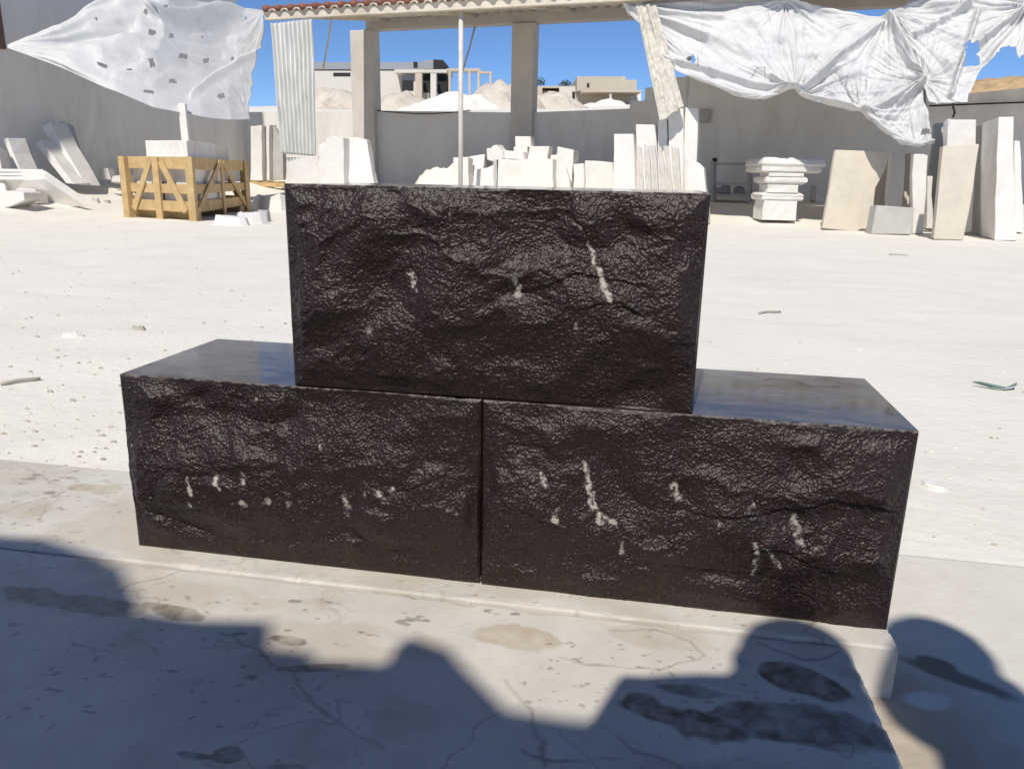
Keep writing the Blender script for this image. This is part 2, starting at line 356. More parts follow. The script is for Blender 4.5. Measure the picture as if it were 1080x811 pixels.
    for nm, a in (('fossil', fos), ('tan', tan), ('vein', vein)):
        at = me.attributes.new(nm, 'FLOAT', 'POINT'); at.data.foreach_set('value', np.concatenate([a.reshape(-1), z]).astype(np.float32))
    mk = M['slab']
    return link(name, me, mk, None, org)
attr_mix(M['slab'], 'tan', (.46, .36, .24)); attr_mix(M['slab'], 'vein', (.33, .285, .225)); attr_mix(M['slab'], 'fossil', (.17, .125, .09))
BASE_T = 0.088
base_slab = marble_slab_mesh('marble_slab', -2.3, .607, -.052, .300, 0, BASE_T, .003, 0, 40,
    patches=[(90, 514, .06, .018, 0, .7, 't', 3), (20, 535, .05, .03, 0, .5, 't', 4)],
    veins=[([(0, 545), (60, 520), (110, 505), (135, 512)], .004, 11), ([(30, 492), (60, 515), (40, 550)], .003, 12)])
tag(base_slab, 'narrow cream marble slab that carries the dark granite blocks', 'slab')
front_slab = marble_slab_mesh('marble_slab', -2.3, .540, -.95, -.0560, -.0028, BASE_T-.0028, .0023, -.03, 70,
    patches=[(695, 752, .075, .024, -.25, 1, 'f', 1), (832, 716, .05, .022, -.4, 1, 'f', 2), (850, 765, .12, .026, .1, .9, 'f', 3), (725, 728, .05, .012, 0, .7, 'f', 4),
             (182, 644, .05, .013, -.15, .8, 'f', 5), (298, 674, .035, .010, -.1, .8, 'f', 6), (540, 672, .062, .026, 0, .9, 't', 7), (60, 632, .14, .02, 0, .6, 'f', 8),
             (700, 672, .10, .03, 0, .45, 't', 9), (330, 704, .04, .006, .3, .8, 'f', 10), (240, 796, .012, .008, 0, 1, 'f', 11), (210, 797, .02, .004, 0, .8, 'f', 12), (900, 770, .05, .03, 0, .8, 'f', 13)],
    veins=[([(530, 720), (560, 750), (570, 790), (565, 811)], .005, 21), ([(560, 790), (620, 800), (660, 805)], .004, 22), ([(230, 668), (290, 690), (340, 740), (370, 770), (410, 785)], .004, 23),
           ([(600, 690), (690, 708), (740, 690), (720, 670), (640, 668)], .004, 24), ([(110, 630), (120, 665), (160, 690)], .003, 25), ([(800, 680), (850, 694), (892, 690)], .004, 26)])
tag(front_slab, 'wide cream marble slab lying in front, mostly in shadow with brown fossil marks', 'slab')

# ------------------------------------------------------------------ the three dark granite blocks
def granite_material():
    mt = bpy.data.materials.new('dark split granite'); mt.use_nodes = True; N, L = nodes_of(mt); b = N['Principled BSDF']
    tc = N.new('ShaderNodeTexCoord')
    n1 = N.new('ShaderNodeTexNoise'); n1.inputs['Scale'].default_value = 330; n1.inputs['Detail'].default_value = 4; n1.inputs['Roughness'].default_value = .7
    L.new(tc.outputs['Object'], n1.inputs[0])
    cr = N.new('ShaderNodeValToRGB'); e = cr.color_ramp.elements
    e[0].position = .35; e[0].color = (.0125, .006, .0053, 1); e[1].position = .65; e[1].color = (.029, .0148, .0125, 1)
    x = e.new(.70); x.color = (.24, .20, .18, 1)
    L.new(n1.outputs[0], cr.inputs[0]); L.new(cr.outputs[0], b.inputs['Base Color'])
    b.inputs['Roughness'].default_value = .36; b.inputs['Specular IOR Level'].default_value = .38
    v = N.new('ShaderNodeTexVoronoi'); v.inputs['Scale'].default_value = 420; v.inputs['Randomness'].default_value = 1
    L.new(tc.outputs['Object'], v.inputs[0])
    n2 = N.new('ShaderNodeTexNoise'); n2.inputs['Scale'].default_value = 260; n2.inputs['Detail'].default_value = 5; n2.inputs['Roughness'].default_value = .7
    L.new(tc.outputs['Object'], n2.inputs[0])
    ad = N.new('ShaderNodeMath'); ad.operation = 'MULTIPLY_ADD'; ad.inputs[1].default_value = .5
    L.new(v.outputs['Distance'], ad.inputs[0]); L.new(n2.outputs[0], ad.inputs[2])
    bp = N.new('ShaderNodeBump'); bp.inputs['Strength'].default_value = .5; bp.inputs['Distance'].default_value = .0014
    L.new(ad.outputs[0], bp.inputs['Height']); L.new(bp.outputs[0], b.inputs['Normal'])
    return attr_mix(mt, 'bruise', (.47, .42, .365), .85)
def polished_material():
    mt = bpy.data.materials.new('polished dark granite'); mt.use_nodes = True; N, L = nodes_of(mt); b = N['Principled BSDF']
    tc = N.new('ShaderNodeTexCoord')
    n1 = N.new('ShaderNodeTexNoise'); n1.inputs['Scale'].default_value = 300; n1.inputs['Detail'].default_value = 2
    L.new(tc.outputs['Object'], n1.inputs[0])
    cr = N.new('ShaderNodeValToRGB'); e = cr.color_ramp.elements
    e[0].position = .4; e[0].color = (.008, .007, .007, 1); e[1].position = .7; e[1].color = (.03, .026, .026, 1)
    L.new(n1.outputs[0], cr.inputs[0])
    n2 = N.new('ShaderNodeTexNoise'); n2.inputs['Scale'].default_value = 9; n2.inputs['Detail'].default_value = 9; n2.inputs['Roughness'].default_value = .7; n2.inputs['Distortion'].default_value = 1.2
    mp = N.new('ShaderNodeMapping'); mp.inputs['Scale'].default_value = (1, 2.2, 1); L.new(tc.outputs['Object'], mp.inputs[0]); L.new(mp.outputs[0], n2.inputs[0])
    r2 = N.new('ShaderNodeMapRange'); r2.inputs['From Min'].default_value = .35; r2.inputs['From Max'].default_value = .75; r2.inputs['To Min'].default_value = .10; r2.inputs['To Max'].default_value = .27
    L.new(n2.outputs[0], r2.inputs[0])
    mx = N.new('ShaderNodeMix'); mx.data_type = 'RGBA'; L.new(r2.outputs[0], mx.inputs['Factor']); L.new(cr.outputs[0], mx.inputs[6]); mx.inputs[7].default_value = (.55, .52, .48, 1)
    L.new(mx.outputs[2], b.inputs['Base Color'])
    r3 = N.new('ShaderNodeMapRange'); r3.inputs['From Min'].default_value = .35; r3.inputs['From Max'].default_value = .75; r3.inputs['To Min'].default_value = .05; r3.inputs['To Max'].default_value = .18
    L.new(n2.outputs[0], r3.inputs[0]); L.new(r3.outputs[0], b.inputs['Roughness'])
    b.inputs['Specular IOR Level'].default_value = .6
    return mt
M['granite'] = granite_material(); M['polished'] = polished_material()
def granite_block(label, x0, x1, yf, z0, H, D, seed, bruises, ridges, gouge=()):
    W = x1-x0; nx = int(W/.00095); nz = int(H/.00095)
    A, B = np.meshgrid(np.linspace(0, W, nx), np.linspace(0, H, nz)); Xw = A+x0; Zw = B+z0
    ed = np.minimum(np.minimum(A, W-A), np.minimum(B, H-B))
    wob = ed+.008*fbm(A*30, B*30, 3, seed+40)
    mk = ss(ed/.004)*(.25+.75*ss(wob/.035))
    wa = A+.03*fbm(A*7, B*7, 3, seed+1); wb = B+.03*fbm(A*7, B*7, 3, seed+2)
    h = .030*ss(B/H/.55)*ss((1-B/H)/.85)                        # bulging face, steepest at the foot
    fac = fbm(wa*5.2, wb*7.5, 2, seed+3); h = h+.024*np.abs(fac)+.010*fbm(wa*11, wb*13, 2, seed+23)
    rid = 1-np.abs(fbm(wa*9, wb*12, 4, seed+4)); h = h+.006*(rid**3-.4)
    h = h+.0026*fbm(wa*27, wb*29, 4, seed+5)
    rough_amt = .8+.4*ss(.5+fbm(wa*9, wb*9, 2, seed+29))
    h = h+.0008*fbm(A*70, B*78, 3, seed+6); micro = rough_amt*(.00035*vnoise(A*170+.7*vnoise(A*80, B*80, seed+27), B*180, seed+7)+.0011*np.maximum(vnoise(A*380+.6*vnoise(A*170, B*170, seed+47), B*400, seed+17), -.1)+.00078*vnoise(A*590, B*610, seed+37))
    for (path, wd, amp) in ridges:                                # ledges: a step that drops below the given line
        pts = [face_xz(px, py, yf) for px, py in path]
        pts = sorted(pts)
        xs = np.array([p[0] for p in pts]); zs = np.array([p[1] for p in pts])
        zl = np.interp(Xw, xs, zs)+.012*fbm(A*9, B*0+seed, 2, seed+18)+.006*fbm(A*40, B*20, 3, seed+8)
        fall = ss((Xw-xs[0])/.03)*ss((xs[-1]-Xw)/.03)
        dz = Zw-zl
        h = h+.22*amp*fall*ss((fbm(A*11, B*5, 2, seed+19)+.15)/.45)*np.where(dz > 0, np.exp(-(dz/(wd*1.8))**2), -np.exp(-(dz/wd)**2)*.8*ss(-dz/.004))
    br = np.zeros_like(A)
    for (path, r, amt) in bruises:
        pts = [face_xz(px, py, yf) for px, py in path]; d = np.full_like(A, 9.)
        r = r*.86; wx = Xw+.006*fbm(A*90, B*90, 3, seed+11); wz = Zw+.006*fbm(A*90, B*90, 3, seed+12)
        if len(pts) == 1: d = np.hypot(wx-pts[0][0], (wz-pts[0][1])*.8)
        for (ax, az), (bx, bz) in zip(pts[:-1], pts[1:]):
            t = np.clip(((wx-ax)*(bx-ax)+(wz-az)*(bz-az))/((bx-ax)**2+(bz-az)**2+1e-9), 0, 1)
            d = np.minimum(d, np.hypot(wx-ax-t*(bx-ax), wz-az-t*(bz-az)))
        k = (1-ss((d/r-.25)/.75))
        br = np.maximum(br, amt*k*np.clip(.75+1.6*fbm(A*200, B*200, 3, seed+13), .05, 1.1))
        h = h-.0015*np.exp(-(d/(r*1.3))**2)
    # pale chips along the upper edge
    top = ss((.0022-(H-B)-.0022*fbm(A*160, B*0, 3, seed+15))/.002)*ss((fbm(A*110, B*0+3, 3, seed+16)+.35)/.5)
    br = np.clip(np.maximum(br, .35*top), 0, 1)
    h = np.maximum(h*mk, -.004)+micro*(.3+.7*ss(ed/.012))*ss(ed/.003)
    Yw = yf-h+.010*(1-0)*0
    P = np.stack([Xw, Yw, Zw], -1).reshape(-1, 3); nP = len(P)
    idx = np.arange(nP).reshape(nz, nx)
    q = np.stack([idx[:-1, :-1], idx[:-1, 1:], idx[1:, 1:], idx[1:, :-1]], -1).reshape(-1, 4).tolist()
    mi = [0]*len(q)
    rim = list(idx[0])+list(idx[1:, -1])+list(idx[-1, -2::-1])+list(idx[-2:0:-1, 0]); k = len(rim); rim = [int(i) for i in rim]
    # a 2 mm arris, then the flat sawn sides
    ins = P[rim].copy(); c = np.array([x0+W/2, 0, z0+H/2])
    ins[:, 1] = yf+.0025
    ex = np.clip(np.abs(ins[:, 0]-c[0])-(W/2-.001), 0, 1) > 0
    bk = ins.copy(); bk[:, 1] = yf+D
    V = np.vstack([P, ins, bk])
    for i in range(k):
        j = (i+1) % k
        q.append((rim[j], rim[i], nP+i, nP+j)); mi.append(0)
        q.append((nP+j, nP+i, nP+k+i, nP+k+j)); mi.append(1)
    q.append([nP+2*k-1-i for i in range(k)]); mi.append(1)
    org = np.array([x0+W/2, yf+D/2, z0])
    me = bpy.data.meshes.new('granite_block'); me.from_pydata((V-org).tolist(), [], q)
    me.polygons.foreach_set('material_index', mi)
    me.polygons.foreach_set('use_smooth', [a == 0 for a in mi])
    at = me.attributes.new('bruise', 'FLOAT', 'POINT'); at.data.foreach_set('value', np.concatenate([br.reshape(-1), np.zeros(2*k)]).astype(np.float32))
    o = link('granite_block', me, [M['granite'], M['polished']], None, org)
    return tag(o, label, 'granite block', 'dark granite blocks stacked as a pyramid')
BH, BD = .3027, .2915
granite_block('lower left rough faced dark granite block with a line of small white chisel bruises', -.600, -.0015, 0, 0, BH, BD, 100,
    [([(209, 497), (213, 512)], .0055, .9), ([(239, 497), (243, 508)], .007, .95), ([(265, 494), (266, 502)], .006, .7), ([(211, 526)], .008, .75), ([(264, 521), (268, 526)], .007, .75), ([(292, 522)], .006, .6), ([(312, 524)], .006, .45),
     ([(367, 517), (371, 528)], .0085, 1), ([(391, 514)], .006, .8), ([(406, 513), (409, 518)], .007, .85), ([(418, 512)], .006, .7), ([(343, 466)], .0045, 1), ([(353, 460)], .003, .8), ([(271, 420)], .003, .9), ([(299, 416)], .0035, 1), ([(146, 468)], .003, .6)],
    [([(135, 520), (200, 528), (290, 515), (380, 530), (460, 505), (500, 500)], .018, .010), ([(150, 480), (240, 490), (330, 485)], .02, .005), ([(200, 545), (300, 560), (430, 545)], .02, .004)])
granite_block('lower right rough faced dark granite block with a branching pale streak', .0015, .6035, -.002, 0, BH, BD, 200,
    [([(615, 486), (620, 492), (622, 508), (628, 528), (632, 540)], .0055, .95), ([(632, 535), (645, 545), (652, 548)], .006, .7), ([(622, 522), (634, 546)], .005, .7), ([(655, 565), (657, 575)], .005, .7), ([(572, 495), (575, 503)], .006, .8), ([(586, 530), (590, 542), (596, 548)], .005, .8),
     ([(710, 510), (714, 521)], .0085, .85), ([(757, 543)], .0065, .5), ([(790, 526)], .003, .9), ([(793, 563), (797, 580), (794, 600)], .007, .6), ([(806, 570), (818, 590)], .006, .5), ([(834, 541), (838, 552), (842, 565)], .0085, .75), ([(915, 465)], .010, .22)],
    [([(520, 520), (600, 545), (640, 520), (720, 530), (800, 540), (880, 520), (960, 535)], .02, .010), ([(760, 570), (830, 575), (900, 600)], .022, .008), ([(520, 470), (600, 460), (700, 475), (760, 450)], .022, .005), ([(600, 600), (700, 590)], .02, .005)])
granite_block('topmost rough faced dark granite block resting across the two lower ones', -.2985, .3045, .003, BH+.0008, .3035, BD, 300,
    [([(435, 286), (440, 298), (441, 304)], .007, .8), ([(545, 295), (550, 302), (547, 310)], .0085, .75), ([(621, 256), (628, 272), (632, 284), (638, 297), (643, 310)], .0052, .95), ([(638, 300), (643, 312)], .0085, .85), ([(477, 227)], .0035, 1), ([(395, 345)], .008, .4), ([(610, 340)], .006, .4), ([(605, 235), (612, 240)], .004, .4)],
    [([(378, 284), (400, 282), (440, 272), (486, 266)], .018, .010), ([(378, 385), (400, 365), (430, 350), (470, 340), (500, 345)], .022, .008), ([(480, 345), (540, 335), (600, 340)], .02, .006), ([(640, 318), (680, 326), (735, 310)], .02, .008), ([(540, 305), (570, 298), (610, 280), (650, 290), (690, 300)], .015, .007), ([(600, 318), (640, 312), (690, 330)], .016, .008), ([(330, 400), (400, 395), (520, 385), (600, 370)], .02, .004)])

# ------------------------------------------------------------------ the back wall, the shed and the left building
def wline(s, off=0, z=0): return np.array([WP[0]+WT[0]*s+WN[0]*off, WP[1]+WT[1]*s+WN[1]*off, z])
def spx(px, py, off=0): p = wall_px(px, py, off); return float(np.dot(p[:2]-WP, WT)), float(p[2])
s_corner = -11.35
wall_top = [(s_corner, 0), (spx(322, 118)[0], spx(322, 118)[1]), spx(400, 117), spx(555, 119), spx(664, 114.8), spx(664.6, 107), spx(680, 106.5), spx(680.6, 93), spx(689, 92), spx(689.6, 84), spx(705, 82), spx(760, 80), spx(930, 80), spx(972, 84), spx(974, 104), spx(1020, 99), spx(1080, 93), (14, 3.1)]
wall_top[0] = (s_corner, wall_top[1][1])
mb = MB(); n = len(wall_top)
pts = [wline(s, 0, z) for s, z in wall_top]; low = [wline(s, 0, -.3) for s, z in wall_top]; bk = -WN3*.3
vs = pts+low+[p+bk for p in pts]+[p+bk for p in low]
fs = []
for i in range(n-1):
    fs += [(n+i, n+i+1, i+1, i), (2*n+i, 2*n+i+1, 3*n+i+1, 3*n+i), (i, i+1, 2*n+i+1, 2*n+i), (n+i+1, n+i, 3*n+i, 3*n+i+1)]
fs += [(0, 2*n, 3*n, n), (n-1, 2*n-1, 4*n-1, 3*n-1)]
mb.add(vs, fs)
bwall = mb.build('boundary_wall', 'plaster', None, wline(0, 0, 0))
tag(bwall, 'long grey rendered boundary wall at the back of the yard', 'wall')

mb = MB(); p = wall_px(743, 122, .10); mb.box(-.10, .10, -.07, .07, -.14, .12); o = mb.build('junction_box', 'steel', None, (0, 0, 0), .01); o.location = p.tolist(); o.rotation_euler.z = R(-9.2)
tag(o, 'small grey junction box on the back wall right of the tall white slabs', 'junction box')
shed = root('open_shed', wline(-3, 2, .2), 'open fronted shed with two square concrete columns and a dusty sloping roof', 'shed')
O = np.array(shed.location)
OH = 4.0
r_back = [spx(300, 27), spx(620, 17)]; r_front = [spx(281, 17, OH), spx(650, 1, OH)]
zb = np.mean([p[1] for p in r_back]); zf = np.mean([p[1] for p in r_front])
s0, s1 = r_front[0][0], 13.0
# corrugated roof sheet, its ridges run from front to back
us = np.arange(s0, s1, .035); vs_ = np.array([OH+.1, OH*.66, OH*.33, -.35])
P = np.zeros((len(vs_), len(us), 3))
for j, off in enumerate(vs_):
    t = off/OH
    for i, s in enumerate(us): P[j, i] = wline(s, off, zb+(zf-zb)*t+.12+.028*math.sin(2*math.pi*s/.28))
ro = grid_mesh('roof_sheet', P, 'roof', shed, O); md = ro.modifiers.new('solid', 'SOLIDIFY'); md.thickness = .02
mb = MB()
for i, s in enumerate(np.arange(s0, s1, .28)):
    mb.tube([wline(s+.07, OH+.14, zf+.135), wline(s+.07, OH-.5, zf+.135+(zb-zf)*.5/OH)], .062, 8)
mb.build('roof_edge_tiles', 'rust', shed, O, smooth=True)
mb = MB(); mb.hexa([wline(s0, OH+.06, zf-.05), wline(s1, OH+.06, zf-.05), wline(s1, OH-.06, zf-.05), wline(s0, OH-.06, zf-.05), wline(s0, OH+.06, zf+.09), wline(s1, OH+.06, zf+.09), wline(s1, OH-.06, zf+.09), wline(s0, OH-.06, zf+.09)])
mb.build('front_beam', 'roof', shed, O)
zbb = np.mean([spx(300, 34)[1], spx(480, 30)[1], spx(640, 24)[1]])
mb = MB(); mb.hexa([wline(s0, .12, zbb), wline(s1, .12, zbb), wline(s1, -.18, zbb), wline(s0, -.18, zbb), wline(s0, .12, zb+.1), wline(s1, .12, zb+.1), wline(s1, -.18, zb+.1), wline(s0, -.18, zb+.1)])
mb.build('back_beam', 'concrete', shed, O, .01)
for (xa, xb, ytop) in ((374, 397, 33), (542, 565, 28)):
    sa = spx(xa, 70)[0]; sb = spx(xb, 70)[0]
    mb = MB(); o0 = .19; o1 = -.2
    mb.hexa([wline(sa, o0, -.2), wline(sb, o0, -.2), wline(sb, o1, -.2), wline(sa, o1, -.2), wline(sa, o0, zbb-.003), wline(sb, o0, zbb-.003), wline(sb, o1, zbb-.003), wline(sa, o1, zbb-.003)])
    mb.build('column', 'concrete', shed, O, .02)
# rafters under the sheet
for s in np.arange(s0+.6, s1, 2.3):
    mb = MB(); mb.bar(wline(s, OH-.07, zf+.02), wline(s, .13, zb+.05), .1, .06); mb.build('rafter', 'roof', shed, O)

# thin steel pole at the shed front
pg = ground_px(490, 205); pt = spx(484, 8, OH); top = wline(pt[0], OH-.1, zf-.052)
base = wline(pt[0], OH-.1, 0); base[2] = ground_z(base[0], base[1])-.05
mb = MB(); mb.tube([base-base, top-base], .045, 12)
o = mb.build('steel_pole', 'pole', None, (0, 0, 0), smooth=True); o.location = base.tolist(); tag(o, 'thin white steel pole holding the front edge of the shed roof', 'pole')
# second pole half hidden by the hanging strip of tarpaulin
pt = spx(724, 100, OH-1.2); base = wline(pt[0], OH-1.2, 0); base[2] = ground_z(base[0], base[1])-.05
mb = MB(); mb.tube([base-base, wline(pt[0], OH-1.2, zf+.02)-base], .04, 12); o = mb.build('steel_pole', 'pole', None, (0, 0, 0), smooth=True); o.location = base.tolist()
tag(o, 'white steel pole behind the tall white slabs, its top lost behind the tarpaulin', 'pole')

# rusty thin rods and ropes hanging in the shed
def rod(label, pts, r, mat, name, cat, group=None):
    p0 = pts[0]; mb = MB(); mb.tube([p-p0 for p in pts], r, 6); o = mb.build(name, mat, None, (0, 0, 0), smooth=True); o.location = p0.tolist(); return tag(o, label, cat, group)
rod('pale rope slanting down behind the corrugated sheet and the left column', [wall_px(350, 20, 3.6), wall_px(346, 45, 3.2), wall_px(341, 72, 2.9)], .02, 'pole', 'rope', 'rope')
rod('dark and white slanting rope right of the thin white pole', [wall_px(501, 28, 1.5), wall_px(496, 48, 1.5), wall_px(488, 75, 1.5)], .022, 'steel', 'rope', 'rope')
cab = [wall_px(398+14*i, 117+3.2*math.sin(math.pi*i/7.0)*1.0, .06) for i in range(8)]
rod('thin black cable sagging along the top of the grey wall', cab, .012, 'black', 'cable', 'cable')

# left building: tall wall that runs back along the yard
bl = root('grey_building', (XL-2, 14, 0), 'tall plain grey rendered building along the left side of the yard', 'building')
OB = np.array(bl.location)
pA = np.array([-11.35, 4.0]); pB = np.array([float(wline(s_corner, .0)[0])+.12, float(wline(s_corner, 0)[1])+.0])
tw = (pB-pA)/np.linalg.norm(pB-pA); nw = np.array([tw[1], -tw[0]])
L_ = np.linalg.norm(pB-pA); dv = np.linspace(0, L_, 70); hv = np.linspace(-.3, 9, 60)
P = np.zeros((60, 70, 3))
for j, z in enumerate(hv):
    for i, s in enumerate(dv):
        q = pA+tw*s+nw*(.03*float(fbm(s*.5, z*.5, 3, 77)) if 0 < i < 69 else 0); P[j, i] = (q[0], q[1], z)
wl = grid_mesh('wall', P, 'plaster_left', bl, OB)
mb = MB(); q0 = pA; q1 = pB; b0 = pA-nw*6; b1 = pB-nw*6
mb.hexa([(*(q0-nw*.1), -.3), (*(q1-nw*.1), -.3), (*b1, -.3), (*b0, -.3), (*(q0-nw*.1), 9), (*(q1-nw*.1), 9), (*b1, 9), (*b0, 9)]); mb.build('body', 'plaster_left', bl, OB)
mb = MB(); mb.hexa([(*(q0+nw*.15), 9.003), (*(q1+nw*.15), 9.003), (*b1, 9.003), (*b0, 9.003), (*(q0+nw*.15), 9.25), (*(q1+nw*.15), 9.25), (*b1, 9.25), (*b0, 9.25)]); mb.build('roof_slab', 'concrete', bl, OB, .02)
def lw0(px): return float(np.dot(on_plane(px, 60, [*(pA+nw*.12), 0], np.array([*nw, 0]))-CAM, _f))
# post at the left border of the view, where the tarpaulin is tied
pd = lw0(2); p = at_depth(1.5, 52, pd)
mb = MB(); mb.box(-.10, .05, -.06, .06, 0, 3.4); o = mb.build('steel_post', 'rusty', None, (0, 0, 0), .01); o.location = (p[0], p[1], p[2])
tag(o, 'brown upright post on the grey building at the left border above the tarpaulin tie', 'post')

# ------------------------------------------------------------------ tarpaulins
def polyline(pts, n):
    P = np.array(pts, float); d = np.r_[0, np.cumsum(np.linalg.norm(np.diff(P[:, :2], axis=0), axis=1))]; d /= d[-1]
    t = np.linspace(0, 1, n); return np.stack([np.interp(t, d, P[:, k]) for k in range(P.shape[1])], -1)
def smooth_line(a, k=5):
    for _ in range(k):
        b = a.copy(); b[1:-1] = (a[:-2]+2*a[1:-1]+a[2:])/4; a = b
    return a
def tarp(name, label, top, bot, nu, nv, folds, holes=(), mat='tarp', cat='tarpaulin', torn=None, belly=0, marks=()):
    """top and bottom: (px, py, depth) outlines from left to right"""
    T = smooth_line(polyline(top, nu)); B = smooth_line(polyline(bot, nu))
    V = np.linspace(0, 1, nv)[:, None]; px = B[None, :, 0]*(1-V)+T[None, :, 0]*V; py = B[None, :, 1]*(1-V)+T[None, :, 1]*V; dp = B[None, :, 2]*(1-V)+T[None, :, 2]*V
    U = np.broadcast_to(np.linspace(0, 1, nu)[None, :], px.shape); VV = np.broadcast_to(V, px.shape)
    D = (px-CX)[..., None]/F_PX*_r+(CY-py)[..., None]/F_PX*_u+_f
    P = CAM+D*dp[..., None]
    h = folds(U, VV, px, py)+belly*np.sin(np.pi*VV)*np.sin(np.pi*U)
    nrm = np.array([WN[0], WN[1], .35]); nrm /= np.linalg.norm(nrm)
    P = P+nrm*h[..., None]
    cx = (px[:-1, :-1]+px[1:, 1:])/2; cy = (py[:-1, :-1]+py[1:, 1:])/2
    keep = np.ones(cx.shape, bool)
    for (hx, hy, hw, hh, rot) in holes:
        c, s = math.cos(rot), math.sin(rot); a = ((cx-hx)*c+(cy-hy)*s)/hw; b = (-(cx-hx)*s+(cy-hy)*c)/hh
        keep &= ~((np.abs(a) < .5+.12*vnoise(cx*.9, cy*.9, 3)) & (np.abs(b) < .5+.12*vnoise(cx*.9, cy*.9, 5)))
    if torn is not None: keep &= ~torn(cx, cy)
    org = P[0, nu//2]
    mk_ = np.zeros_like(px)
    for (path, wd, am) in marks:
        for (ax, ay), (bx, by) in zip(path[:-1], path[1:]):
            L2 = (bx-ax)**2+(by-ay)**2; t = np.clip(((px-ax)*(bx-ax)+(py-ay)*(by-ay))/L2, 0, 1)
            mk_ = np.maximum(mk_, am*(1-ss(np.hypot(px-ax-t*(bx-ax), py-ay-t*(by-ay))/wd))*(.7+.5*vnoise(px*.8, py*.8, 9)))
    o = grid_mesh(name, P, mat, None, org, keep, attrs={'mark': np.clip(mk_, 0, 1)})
    md = o.modifiers.new('solid', 'SOLIDIFY'); md.thickness = .006; md.offset = 0
    return tag(o, label, cat)
def ray_folds(px, py, ties):
    h = 0
    for (tx, ty, k, amp, Rr, a0, seed) in ties:
        dx = px-tx; dy = py-ty; r = np.hypot(dx, dy)+1e-6; th = np.arctan2(dy, dx)-a0
        th = (th+np.pi) % (2*np.pi)-np.pi
        w_ = fbm(th*k+.3*vnoise(r*.03, th*2, seed), r*.012, 3, seed)
        sharp = w_*.42
        h = h+amp*sharp*np.exp(-(r/Rr)**1.3)*ss(r/14)
    return h
# left: fan of folds from the tie at the post
def left_folds(U, V, px, py):
    amp = .24*ss(U/.3)*(1-.45*U)
    f = fbm(V*6+.5*fbm(U*2, V*3, 2, 6), U*1.3, 3, 5)
    h = amp*f
    h = h+.08*fbm(px*.03, py*.05, 2, 8)*ss(U/.3)+.008*fbm(px*.15, py*.2, 2, 88)
    # the sagging pocket below the top edge and the long crease to the right corner
    yp = 20+10*np.sin(np.clip((px-165)/85, 0, 1)*np.pi)
    w_ = ss((px-150)/20)*ss((258-px)/15)
    h = h-.25*np.exp(-((py-(46-(px-30)*.2))/9)**2)*ss((px-20)/40)*ss((150-px)/30)+.42*w_*np.exp(-((py-yp+9)/7)**2)
    d = (py-(98-(px-205)*.62)); h = h+.10*ss((px-195)/15)*np.exp(-(d/4)**2)
    h = h+ray_folds(px, py, [(278, 14, 7, .12, 60, 1.5, 9), (263, 122, 7, .12, 70, -2, 19)])
    return h
LT = [(8, 48, 12.3), (30, 37, 12.4), (60, 22, 12.6), (90, 4, 13.0), (130, -14, 13.6), (175, -18, 14.3), (205, -1, 15.0), (240, 6, 15.9), (279, 11, 16.6)]
LB = [(8, 51, 12.3), (60, 69, 12.0), (110, 92, 11.9), (160, 112, 12.1), (210, 121, 12.6), (240, 124, 13.1), (263, 126, 13.7)]
tarp('tarpaulin', 'torn white tarpaulin with square holes stretched from the left post across the grey building', LT, LB, 420, 190, left_folds,
     holes=[(157, 33, 6.5, 5.8, .4), (180, 38, 5.8, 4.3, 0), (214, 40, 2.1, 2.1, 0), (162, 68, 5.1, 7.2, .1), (196, 62, 7.9, 5.1, .1), (219, 66, 5.8, 5.8, -.1), (246, 63, 2.9, 4.3, .1), (108, 69, 8.7, 3.6, .3), (137, 74, 6.5, 2.1, .1), (182, 86, 6.5, 3.6, 0), (157, 97, 8.7, 2.9, .1), (235, 103, 6.5, 4.3, -.4), (152, 11, 6.5, 5.1, .6), (175, 18, 4.3, 3.6, .5), (191, 19, 4.3, 2.9, .5), (151, 1, 3.6, 4.3, 0), (98, 18, 2.1, 2.1, 0), (259, 19, 1.4, 2.9, 0)])
fr = 15.0
def fdep(px, off=OH): return float(np.dot(wall_px(px, 50, off)-CAM, _f))
RT = [(655, 4, fdep(655)), (690, 0, fdep(690)), (740, -3, fdep(740)), (795, -4, fdep(795)), (828, -1, fdep(828)), (850, 4, fdep(850)), (885, 11, fdep(885)), (938, 15, fdep(938)-.1)]
RB = [(655, 6, fdep(655)), (676, 28, fdep(676)-.1), (692, 52, fdep(692)-.2), (712, 75, fdep(712)-0.17), (742, 94, fdep(742)-0.25), (775, 106, fdep(775)-0.30), (806, 109, fdep(806)-0.33), (837, 101, fdep(837)-0.30), (862, 112, fdep(862)-0.33), (906, 122, fdep(906)-0.30), (928, 139, fdep(928)-.5), (948, 156, fdep(948)-.45), (966, 160, fdep(966)-.4), (983, 156, fdep(983)-.4)]
